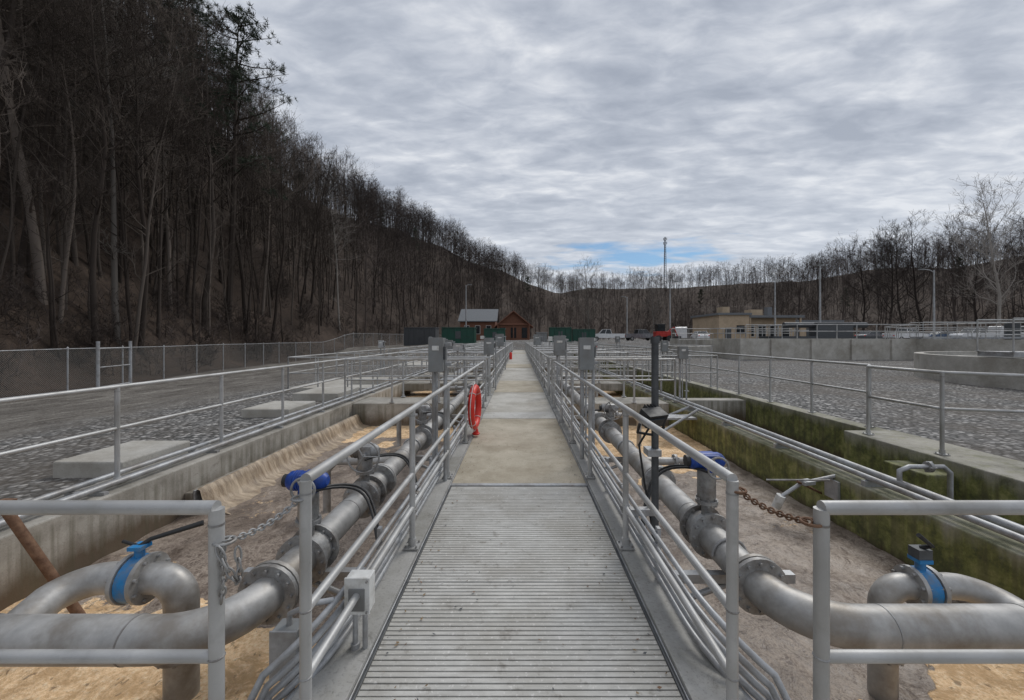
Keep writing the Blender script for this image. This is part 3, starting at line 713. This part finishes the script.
while cnt < 1400:
    az = R.uniform(-62, -3); t, c = toe_cr(az); u = R.random() ** .9; r = t + 2 + (c + 10 - t) * u
    if R.random() > r / (c + 12) + .12: continue
    x, y = r * math.sin(math.radians(az)), r * math.cos(math.radians(az))
    if az < -22: place(R.choice(near), x, y, R.uniform(.4, 1.05), 'tree', fo)
    else: place(R.choice(far), x, y, R.uniform(.5, 1.15), 'tree', fo)
    cnt += 1
for i in range(260):
    az = R.uniform(-22, 0); t, c = toe_cr(az); r = c + R.uniform(-35, 14); x, y = r * math.sin(math.radians(az)), r * math.cos(math.radians(az))
    place(R.choice(far), x, y, R.uniform(.5, 1.1), 'tree', fo)
for i in range(330):
    az = R.uniform(-60, -8); t, c = toe_cr(az); r = t + R.uniform(0.3, 8) * (1 if i % 2 else 3); x, y = r * math.sin(math.radians(az)), r * math.cos(math.radians(az))
    place(R.choice(shr), x, y, R.uniform(.4, 1.2), 'shrub', fo)
fr = bpy.data.objects.new('distant_tree_line', None); scene.collection.objects.link(fr)
for i in range(1400):
    az = R.uniform(-4, 56); t, c = toe_cr(az); r = t + (c + 14 - t) * R.random() ** .75
    if i % 3 == 0: r = c + R.uniform(-60, 14)
    x, y = r * math.sin(math.radians(az)), r * math.cos(math.radians(az)); place(R.choice(far), x, y, R.uniform(.4, 1.1), 'tree', fr)
for i in range(190):
    az = R.uniform(-6, 56); r = R.uniform(105, 165) / max(.62, math.cos(math.radians(az))) ; x, y = r * math.sin(math.radians(az)), r * math.cos(math.radians(az))
    place(R.choice(far), x, y, R.uniform(.4, .9), 'tree', fr)
for i in range(170):
    az = R.uniform(5, 56); r = R.uniform(95, 170) / math.cos(math.radians(az)) ** .5; x, y = r * math.sin(math.radians(az)), r * math.cos(math.radians(az))
    place(R.choice(shr), x, y, R.uniform(1, 2.0), 'shrub', fr)
for px, Y, hgt in [(1000, 66, 26), (1045, 66, 24), (955, 75, 23), (925, 80, 25), (890, 84, 25), (975, 88, 26), (865, 92, 24), (1075, 70, 26), (842, 100, 24), (905, 100, 27), (800, 115, 22), (780, 125, 20), (1020, 85, 27), (820, 105, 20)]:
    place(wide[2] if px in (1000, ) else R.choice(wide[:2]), (px - 519) / 400 * Y, Y, hgt / 17 * .93, 'bare_tree')
for px, Y, hgt in [(590, 95, 17), (652, 110, 14)]: place(wide[2], (px - 519) / 400 * Y, Y, hgt / 17, 'bare_tree')
for px, Y, hgt in [(118, 26, 27), (42, 23, 25), (140, 27, 22), (75, 27, 26), (15, 25, 27), (170, 33, 26), (205, 36, 27), (262, 48, 24), (340, 62, 22), (-40, 20, 24), (246, 42, 26), (95, 24, 22), (300, 55, 22)]:
    place(pal if px in (118, 340) else R.choice(hero), (px - 519) / 400 * Y, Y, hgt / 21, 'bare_tree')
def pine_mesh(name, seed, H, c0, wid):
    rr = random.Random(seed); mb = MB(); mb.tube([(0, 0, -.5), (.1, 0, H * .4), (-.1, .1, H * .8), (0, 0, H)], [.3, .24, .12, .03], 'bark', 8)
    for i in range(60):
        t = c0 + (1 - c0) * (i / 60) ** .9; z = H * t; a = rr.uniform(0, 6.28); L = wid * (.25 + .9 * math.sin(min(1, (1 - t) / (1 - c0) * 1.25) * 1.9)) * rr.uniform(.5, 1.15)
        if rr.random() < .15: continue
        P = [Vector((0, 0, z))]; d = Vector((math.cos(a), math.sin(a), rr.uniform(-.05, .35)))
        for k in range(4): P.append(P[-1] + d * L / 4); d = (d + Vector((rr.gauss(0, .15), rr.gauss(0, .15), rr.uniform(-.05, .12))))
        mb.tube(P, [.07, .055, .04, .025, .01], 'bark', 4, False)
        for k in range(11):
            u = rr.uniform(.35, 1) * 4; i0 = min(3, int(u)); c = P[i0].lerp(P[i0 + 1], u - i0) + Vector((rr.gauss(0, .35), rr.gauss(0, .35), rr.gauss(.1, .15)))
            for q in range(24):
                dv = Vector((rr.gauss(0, 1), rr.gauss(0, 1), rr.gauss(.35, .7))).normalized() * rr.uniform(.25, .5); s = dv.orthogonal().normalized() * .026
                b0 = c + dv * .15; mb.add([b0 - s, b0 + s, c + dv + s * .3, c + dv - s * .3], [(0, 1, 2, 3)], 'needle')
    me = bpy.data.meshes.new(name); me.from_pydata(mb.v, [], mb.f)
    for k in mb.mats: me.materials.append(M[k])
    me.polygons.foreach_set('material_index', mb.m); me.update(); return me
pn = [pine_mesh('pine_a', 1, 30, .45, 5.4), pine_mesh('pine_b', 2, 18, .35, 2.6)]
for px, Y, s in [(228, 40, 1.04), (180, 55, .75), (195, 46, .9)]: place(pn[0], (px - 519) / 400 * Y, Y, s, 'pine_tree')
for px, Y, s in [(527, 240, .8), (415, 150, .7), (700, 220, .7), (380, 130, .7), (300, 85, .7), (495, 230, .6), (845, 150, .6), (960, 140, .7)]: place(pn[1], (px - 519) / 400 * Y, Y, s, 'pine_tree')

# ------------------------------------------------------------------ background structures
def gable(mb, x0, x1, y0, y1, ze, zr, kw, kr, along='x', ov=.5):
    mb.bb(x0, x1, y0, y1, -.5, ze, kw)
    if along == 'x':
        ym = (y0 + y1) / 2
        for a, b in ((y0 - ov, ym), (y1 + ov, ym)):
            zl = ze - (zr - ze) * ov / ((y1 - y0) / 2)
            mb.add([(x0 - ov, a, zl), (x1 + ov, a, zl), (x1 + ov, b, zr), (x0 - ov, b, zr), (x0 - ov, a, zl + .2), (x1 + ov, a, zl + .2), (x1 + ov, b, zr + .2), (x0 - ov, b, zr + .2)], [(0, 1, 2, 3), (4, 5, 6, 7), (0, 1, 5, 4), (1, 2, 6, 5), (0, 3, 7, 4)], kr)
        for x in (x0, x1): mb.add([(x, y0, ze), (x, y1, ze), (x, ym, zr)], [(0, 1, 2)], kw)
    else:
        xm = (x0 + x1) / 2
        for a, b in ((x0 - ov, xm), (x1 + ov, xm)):
            zl = ze - (zr - ze) * ov / ((x1 - x0) / 2)
            mb.add([(a, y0 - ov, zl), (a, y1 + ov, zl), (b, y1 + ov, zr), (b, y0 - ov, zr), (a, y0 - ov, zl + .2), (a, y1 + ov, zl + .2), (b, y1 + ov, zr + .2), (b, y0 - ov, zr + .2)], [(0, 1, 2, 3), (4, 5, 6, 7), (0, 1, 5, 4), (2, 3, 7, 6), (0, 3, 7, 4)], kr)
        for y in (y0, y1): mb.add([(x0, y, ze), (x1, y, ze), (xm, y, zr)], [(0, 1, 2)], kw)
mb = MB(); gable(mb, -13.5, -5.5, 92, 102, 5.6, 8.4, 'brick', 'roofg')
for x in (-12, -9.5, -7): mb.bb(x - .5, x + .5, 91.93, 91.99, 2.6, 4.4, 'glass'); mb.bb(x - .6, x + .6, 91.96, 91.995, 2.5, 4.5, 'white')
mb.build('wooden_house')
mb = MB(); gable(mb, -4.6, 2.2, 88, 98, 4.6, 7.4, 'brick', 'roofb', 'y', .9)
for x in (-3.6, -1.2, 1.2): mb.bb(x - .6, x + .6, 87.93, 87.99, 1.6, 3.9, 'glass')
mb.bb(-4.7, 2.3, 87.6, 87.8, 4.5, 4.8, 'roofb')
for x in (-4.6, -1.2, 2.2): mb.bb(x - .12, x + .12, 87.1, 87.4, -.3, 4.5, 'brick')
mb.build('wooden_lodge')
def hut(x, y, w, d, h, k, name):
    mb = MB(); h += .8; mb.bb(x - w / 2, x + w / 2, y - d / 2, y + d / 2, -.3, h, k); mb.bb(x - w / 2 - .1, x + w / 2 + .1, y - d / 2 - .1, y + d / 2 + .1, h, h + .12, k)
    n = max(2, int(w / .8))
    for i in range(n + 1): xx = x - w / 2 + w * i / n; mb.bb(xx - .06, xx + .06, y - d / 2 - .1, y - d / 2 - .003, 0, h - .05, k)
    mb.bb(x - w * .1, x + w * .1, y - d / 2 - .06, y - d / 2 - .002, h * .5, h * .85, 'dark'); mb.build(name, bevel=.02)
hut(-8.6, 58, 4.5, 3, 2.2, 'green', 'green_container'); hut(-3.6, 60, 3, 2.5, 2.1, 'green', 'green_container')
hut(6.3, 62, 3.2, 2.5, 2.3, 'green', 'green_container'); hut(10.2, 64, 3.4, 2.5, 2.1, 'green', 'green_container'); hut(-16, 66, 5, 3, 2.4, 'dark', 'dark_storage_container')
hut(3.2, 57, 1.4, 1.4, 1.5, 'boxgrey', 'control_cabinet')
mb = MB()
mb.bb(33, 38, 66, 76, -.3, 5.4, 'tan'); mb.bb(38.003, 47, 68, 76, -.3, 5.0, 'tan'); mb.bb(32.7, 38.3, 65.7, 76.3, 5.4, 5.75, 'roofg'); mb.bb(38.3, 47.6, 66.6, 76.4, 5.0, 5.4, 'roofg')
mb.bb(34.6, 35.8, 68, 70, 5.7, 6.9, 'tan'); mb.bb(40, 42, 69, 71, 5.4, 6.5, 'tan'); mb.bb(43.5, 44.3, 70, 71, 5.4, 7, 'roofg')
for x in (39.3, 41.3, 43.3, 45.3): mb.bb(x - .6, x + .6, 67.93, 67.99, 1.9, 3.7, 'glass'); mb.bb(x - .7, x + .7, 67.96, 67.995, 1.8, 3.8, 'white')
mb.bb(34, 35, 65.93, 65.99, 0, 3.2, 'dark'); mb.bb(35.9, 37.2, 65.93, 65.99, 2.3, 3.7, 'glass')
for x in (38.6, 42.8, 47): mb.bb(x - .12, x + .12, 66.7, 66.95, -.3, 5, 'tan')
mb.build('tan_building')
mb = MB(); mb.bb(48, 58, 72, 78, -.3, 4.4, 'tan'); mb.bb(47.7, 58.3, 71.7, 78.3, 4.4, 4.8, 'roofg'); 
for x in (50, 52.5, 55): mb.bb(x - .8, x + .8, 71.93, 71.99, .2, 3.4, 'dark')
mb.build('tan_building')
mb = MB(); mb.bb(16.6, 30, 30, 30.4, -.3, 1.55, 'conc'); mb.bb(16.6, 17, 30.4, 44, -.3, 1.55, 'conc'); mb.bb(17, 30, 44, 44.4, -.3, 1.55, 'conc'); mb.bb(29.6, 30, 30.4, 44, -.3, 1.55, 'conc'); mb.bb(17, 29.6, 30.4, 44, -.2, .9, 'dark')
for x in (19, 22, 25, 28): mb.bb(x - .15, x + .15, 29.85, 30, -.3, 1.5, 'conc')
rail(mb, [(21, 30.2, 1.55), (30, 30.2, 1.55)], 1.5, 1.07, (.56,), n=5, r=.035); rail(mb, [(21, 30.2, 1.55), (21, 44, 1.55)], 1.8, 1.07, (.56,), n=5, r=.03); rail(mb, [(16.8, 44, 1.55), (30, 44, 1.55)], 1.8, 1.07, (.56,), n=5, r=.035)
rail(mb, [(21, 37, 1.75), (30, 37, 1.75)], 1.5, 1.07, (.56,), n=5, r=.035)
mb.bb(21, 30, 33, 35, 1.56, 1.75, 'dark'); mb.bb(25, 28, 33.5, 34.5, 1.75, 2.9, 'dark'); mb.tube([(22.5, 34, 2.7), (29.5, 34, 2.7)], .24, 'dark', 10)
mb.build('rectangular_tank')
def clar(cx, cy, rad, z1, name, n=72):
    mb = MB()
    for (ra, rb, z0, zz) in ((rad - .3, rad, -.5, z1), (rad - 1.2, rad - .95, -.5, z1 - .15)):
        V = []; 
        for i in range(n):
            a = 2 * math.pi * i / n
            for rr_, z in ((rb, z0), (rb, zz), (ra, zz), (ra, z0)): V.append((cx + rr_ * math.cos(a), cy + rr_ * math.sin(a), z))
        F = [(i * 4 + k, ((i + 1) % n) * 4 + k, ((i + 1) % n) * 4 + k + 1, i * 4 + k + 1) for i in range(n) for k in range(3)]
        mb.add(V, F, 'conc')
    V = [(cx + (rad - .3) * math.cos(2 * math.pi * i / n), cy + (rad - .3) * math.sin(2 * math.pi * i / n), z1 - .5) for i in range(n)]; mb.add(V, [tuple(range(n))], 'dark')
    P = [(cx + (rad - .15) * math.cos(2 * math.pi * i / n), cy + (rad - .15) * math.sin(2 * math.pi * i / n)) for i in range(n + 1)]
    if z1 > 1.2:
        for h in (1.07, .56): mb.tube([(p[0], p[1], z1 + h) for p in P], .03, 'alu', 6, False)
        for p in P[::3]: mb.tube([(p[0], p[1], z1), (p[0], p[1], z1 + 1.07)], .03, 'alu', 6)
    mb.bb(cx - rad, cx + rad, cy - .5, cy + .5, z1 + .05, z1 + .2, 'galv'); mb.tube([(cx, cy, 0), (cx, cy, z1 + 1.2)], .4, 'dark', 14)
    for yy in (-.5, .5): rail(mb, [(cx - rad, cy + yy, z1 + .2), (cx + rad, cy + yy, z1 + .2)], 1.8, 1.07, (.56,), n=6)
    mb.build(name)
clar(22.3, 13.2, 6.6, .95, 'circular_clarifier'); clar(37, 30, 7.2, 1.5, 'circular_clarifier')
mb = MB(); mb.bb(13.2, 16, 33, 36, -.2, .9, 'conc')
rail(mb, [(13.2, 33, .9), (16, 33, .9), (16, 36, .9)], 1.4, 1.07, (.56,), n=6); rail(mb, [(9, 27, 0), (13, 27, 0), (13, 40, 0)], 1.6, 1.07, (.56,), n=6)
rail(mb, [(7.5, 20, 0), (7.5, 45, 0)], 1.8, 1.07, (.56,), n=6); mb.build('equipment_platform', bevel=.01)
def lamp(px, Y, ytop, name, arm=1.0, kk='galv'):
    x = (px - 519) / 400 * Y; h = 1.6 + (338 - ytop) / 400 * Y; mb = MB(); mb.tube([(x, Y, -.3), (x, Y, h * .5), (x, Y, h)], [.14, .12, .08], kk, 10); mb.tube([(x, Y, -.1), (x, Y, .4)], .2, 'conc', 10)
    mb.tube([(x, Y, h - .3), (x + arm * .4, Y, h), (x + arm, Y, h + .1)] if arm else [(x, Y, h), (x, Y, h + .1)], .05, kk, 6); mb.box((x + arm * 1.15, Y, h + .08), (.7, .25, .14), 'boxgrey'); mb.build(name)
lamp(670, 60, 282, 'street_lamp', .8); lamp(775, 62, 276, 'street_lamp', -.6); lamp(820, 50, 266, 'street_lamp', .01); lamp(934, 52, 270, 'street_lamp', -1.4); lamp(466, 80, 285, 'street_lamp', .7); lamp(627, 75, 297, 'street_lamp', -.6)
mb = MB(); X, Y = (665 - 519) / 400 * 330, 330; zb, zt = 40, 1.6 + (338 - 237) / 400 * 330
for a in (0, 2.09, 4.19): mb.tube([(X + 1.4 * math.cos(a), Y + 1.4 * math.sin(a), zb), (X + .5 * math.cos(a), Y + .5 * math.sin(a), zt)], .2, 'dark', 5)
n = 24
for i in range(n):
    t0, t1 = i / n, (i + 1) / n
    for q in range(3):
        a = q * 2.09; b = (q + 1) * 2.09; r1 = 1.4 - .9 * t0; r2 = 1.4 - .9 * t1
        mb.tube([(X + r1 * math.cos(a), Y + r1 * math.sin(a), zb + (zt - zb) * t0), (X + r2 * math.cos(b), Y + r2 * math.sin(b), zb + (zt - zb) * t1)], .1, 'dark', 4, False)
for z in (zt - 1.5, zt - 5):
    for a in (0, 2.09, 4.19): mb.box((X + 1.4 * math.cos(a), Y + 1.4 * math.sin(a), z), (.4, .4, 2.0), 'boxgrey')
mb.build('lattice_communications_tower')

def vehicle(x, y, rz, kind, k, name):
    mb = MB(); L, W = (4.6, 1.8) if kind != 'pickup' else (5.5, 1.95)
    if kind == 'car': prof = [(-2.3, .35), (-2.3, .8), (-2.1, .95), (-1.3, 1.0), (1.0, .98), (2.1, .85), (2.3, .65), (2.3, .35)]; cab = [(-1.75, .96), (-1.1, 1.43), (.35, 1.46), (1.15, .96)]
    elif kind == 'pickup': prof = [(-2.75, .5), (-2.75, 1.12), (-.5, 1.12), (1.3, 1.15), (2.55, 1.05), (2.75, .85), (2.75, .45)]; cab = [(-.7, 1.1), (-.5, 1.82), (.75, 1.84), (1.4, 1.1)]
    else: prof = [(-2.6, .4), (-2.6, 2.1), (-2.4, 2.2), (1.2, 2.2), (1.7, 1.6), (2.5, 1.2), (2.6, .9), (2.6, .4)]; cab = [(.3, 1.35), (.3, 2.0), (1.2, 2.0), (1.62, 1.35)]
    def ext(pr, w0, w1, kk):
        n = len(pr); zmin = min(p[1] for p in pr); zmax = max(p[1] for p in pr); V = []
        for s in (-1, 1):
            for (a, z) in pr: V.append((a, s * (w0 + (w1 - w0) * (z - zmin) / (zmax - zmin)), z))
        mb.add(V, [tuple(range(n)), tuple(range(2 * n - 1, n - 1, -1))] + [(i, (i + 1) % n, n + (i + 1) % n, n + i) for i in range(n)], kk)
    ext(prof, W / 2, W / 2 * .96, k)
    if kind != 'van':
        ext(cab, W / 2 * .93, W / 2 * .75, 'glass'); c2 = cab; mb.box(((c2[1][0] + c2[2][0]) / 2, 0, c2[1][1] + .03), (c2[2][0] - c2[1][0] + .1, W * .76, .05), k)
        for s in (-1, 1):
            for (xa, za), (xb, zb) in ((c2[0], c2[1]), (c2[3], c2[2]), (((c2[0][0] + c2[3][0]) / 2, c2[0][1]), ((c2[1][0] + c2[2][0]) / 2, c2[1][1]))): mb.tube([(xa, s * W / 2 * .94, za), (xb, s * W / 2 * .77, zb)], .045, k, 5)
    else: ext(cab, W / 2 * 1.01, W / 2 * 1.01, 'glass')
    wb = L * .31
    for a in (-wb, wb):
        for s in (-1, 1):
            mb.tube([(a, s * (W / 2 - .2), .34), (a, s * (W / 2 + .02), .34)], .34, 'black', 18); mb.tube([(a, s * (W / 2 + .02), .34), (a, s * (W / 2 + .03), .34)], .2, 'cast', 12)
    for s in (-1, 1): mb.box((L / 2 - .02, s * W * .36, .72), (.08, .3, .13), 'white'); mb.box((-L / 2 + .02, s * W * .4, .8), (.08, .2, .14), 'red')
    o = mb.build(name, bevel=.03); o.location = (x, y, terr(x, y)); o.rotation_euler = (0, 0, rz)
def vx(px, Y): return (px - 519) / 400 * Y
vehicle(vx(607, 66), 66, 3.0, 'pickup', 'carwhite', 'parked_pickup_truck'); vehicle(vx(681, 66), 66, 1.2, 'van', 'carwhite', 'parked_van'); vehicle(vx(700, 64), 64, 1.4, 'car', 'carwhite', 'parked_car')
vehicle(vx(905, 60), 60, .1, 'pickup', 'carwhite', 'parked_pickup_truck'); vehicle(vx(940, 60), 60, 3.1, 'car', 'carblue', 'parked_car'); vehicle(vx(1012, 60), 60, 0, 'van', 'carwhite', 'parked_van'); vehicle(vx(872, 62), 62, .2, 'car', 'cargrey', 'parked_car')
vehicle(vx(975, 58), 58, 3.1, 'pickup', 'carwhite', 'parked_pickup_truck')
vehicle(vx(585, 70), 70, .1, 'car', 'cargrey', 'parked_car'); vehicle(vx(640, 66), 66, .1, 'pickup', 'cargrey', 'parked_pickup_truck')
mb = MB(); X = vx(662, 60); Y = 60; Z = 1.0
mb.box((X, Y, 1.2 + Z), (2.2, 1.4, .8), 'carred'); mb.box((X - .3, Y, 2.1 + Z), (1.1, 1.3, 1.0), 'glass'); mb.box((X - .3, Y, 2.65 + Z), (1.3, 1.4, .1), 'black')
for a in (-.85, .85):
    for s in (-1, 1): mb.tube([(X + a, Y + s * .7, .5 + Z), (X + a, Y + s * 1.0, .5 + Z)], .5, 'black', 16)
mb.tube([(X + .6, Y - .5, 1.5 + Z), (X + 1.6, Y - .5, 2.2 + Z), (X + 2.1, Y - .5, .9 + Z)], .1, 'carred', 8); mb.box((X + 2.3, Y, .6 + Z), (.5, 1.8, .6), 'dark'); mb.build('red_loader', bevel=.03)
mb = MB(); mb.tube([(-.62, 30, 0), (-.62, 30, .45), (-.62, 30, .55)], [.11, .11, .04], 'red', 12); mb.tube([(-.62, 30, .55), (-.5, 29.95, .62)], .02, 'black', 6); mb.build('fire_extinguisher')

# ------------------------------------------------------------------ world
w = bpy.data.worlds.new('World'); scene.world = w; w.use_nodes = True; nt = w.node_tree; nt.nodes.clear()
out = nt.nodes.new('ShaderNodeOutputWorld'); b1 = nt.nodes.new('ShaderNodeBackground'); b2 = nt.nodes.new('ShaderNodeBackground'); mx = nt.nodes.new('ShaderNodeMixShader')
sk = nt.nodes.new('ShaderNodeTexSky'); sk.sky_type = 'NISHITA'; sk.sun_disc = False; EL, AZ = math.radians(48), math.radians(35); sk.sun_elevation = EL; sk.sun_rotation = AZ
nt.links.new(mixc(nt, 1.0, sk.outputs[0], (.5, .78, 1.0), 'MULTIPLY'), b1.inputs[0]); b1.inputs[1].default_value = .085
tc = nt.nodes.new('ShaderNodeTexCoord'); sp = nt.nodes.new('ShaderNodeSeparateXYZ'); nt.links.new(tc.outputs['Generated'], sp.inputs[0])
zz = mth(nt, 'ADD', mth(nt, 'MAXIMUM', sp.outputs[2], 0), .10)
cv = nt.nodes.new('ShaderNodeCombineXYZ'); nt.links.new(mth(nt, 'DIVIDE', sp.outputs[0], zz), cv.inputs[0]); nt.links.new(mth(nt, 'DIVIDE', sp.outputs[1], zz), cv.inputs[1])
mp = nt.nodes.new('ShaderNodeMapping'); mp.inputs['Rotation'].default_value = (0, 0, .45); mp.inputs['Scale'].default_value = (.8, 1.5, 1); nt.links.new(cv.outputs[0], mp.inputs[0])
n1 = noi(nt, mp.outputs[0], 2.2, 9, .55, .3); n2 = noi(nt, mp.outputs[0], .45, 4, .5); n3 = noi(nt, mp.outputs[0], 7, 6, .55, .4)
s = mth(nt, 'ADD', mth(nt, 'MULTIPLY', n1, .42), mth(nt, 'ADD', mth(nt, 'MULTIPLY', n2, .30), mth(nt, 'MULTIPLY', n3, .28)))
cc = ramp(nt, s, [(.40, (.345, .385, .465)), (.47, (.45, .49, .57)), (.53, (.585, .62, .69)), (.60, (.80, .82, .86))])
hz = ramp(nt, sp.outputs[2], [(.05, (.6,) * 3), (.35, (.15,) * 3), (.7, (0, 0, 0))])
cc = mixc(nt, hz, cc, (.70, .755, .83))
nt.links.new(cc, b2.inputs[0]); b2.inputs[1].default_value = 1.0
vs_ = nt.nodes.new('ShaderNodeVectorMath'); vs_.operation = 'SUBTRACT'; nt.links.new(tc.outputs['Generated'], vs_.inputs[0]); vs_.inputs[1].default_value = (.29, .94, .190)
vm = nt.nodes.new('ShaderNodeVectorMath'); vm.operation = 'MULTIPLY'; nt.links.new(vs_.outputs[0], vm.inputs[0]); vm.inputs[1].default_value = (5.6, .5, 26)
vl = nt.nodes.new('ShaderNodeVectorMath'); vl.operation = 'LENGTH'; nt.links.new(vm.outputs[0], vl.inputs[0])
gap = mth(nt, 'ADD', vl.outputs['Value'], mth(nt, 'MULTIPLY', mth(nt, 'SUBTRACT', n1, .5), 3.8))
fac = ramp(nt, gap, [(.25, (.15,) * 3), (.95, (1, 1, 1))])
nt.links.new(fac, mx.inputs[0]); nt.links.new(b1.outputs[0], mx.inputs[1]); nt.links.new(b2.outputs[0], mx.inputs[2]); nt.links.new(mx.outputs[0], out.inputs[0])
sd = bpy.data.lights.new('sun', 'SUN'); sd.energy = 1.45; sd.angle = math.radians(22); sd.color = (1, .97, .92); so = bpy.data.objects.new('sun', sd); scene.collection.objects.link(so)
dirv = Vector((math.sin(AZ) * math.cos(EL), math.cos(AZ) * math.cos(EL), math.sin(EL))); so.rotation_euler = dirv.to_track_quat('Z', 'Y').to_euler(); so.location = (0, 0, 50)

cam = bpy.data.cameras.new('camera'); co_ = bpy.data.objects.new('camera', cam); scene.collection.objects.link(co_); co_.location = (0, 0, 1.6); co_.rotation_euler = (math.pi / 2, 0, 0)
cam.sensor_width = 36; cam.lens = 400 / 1024 * 36; cam.shift_x = -7 / 1024; cam.shift_y = -12 / 1024; cam.clip_start = .05; cam.clip_end = 3000
scene.camera = co_
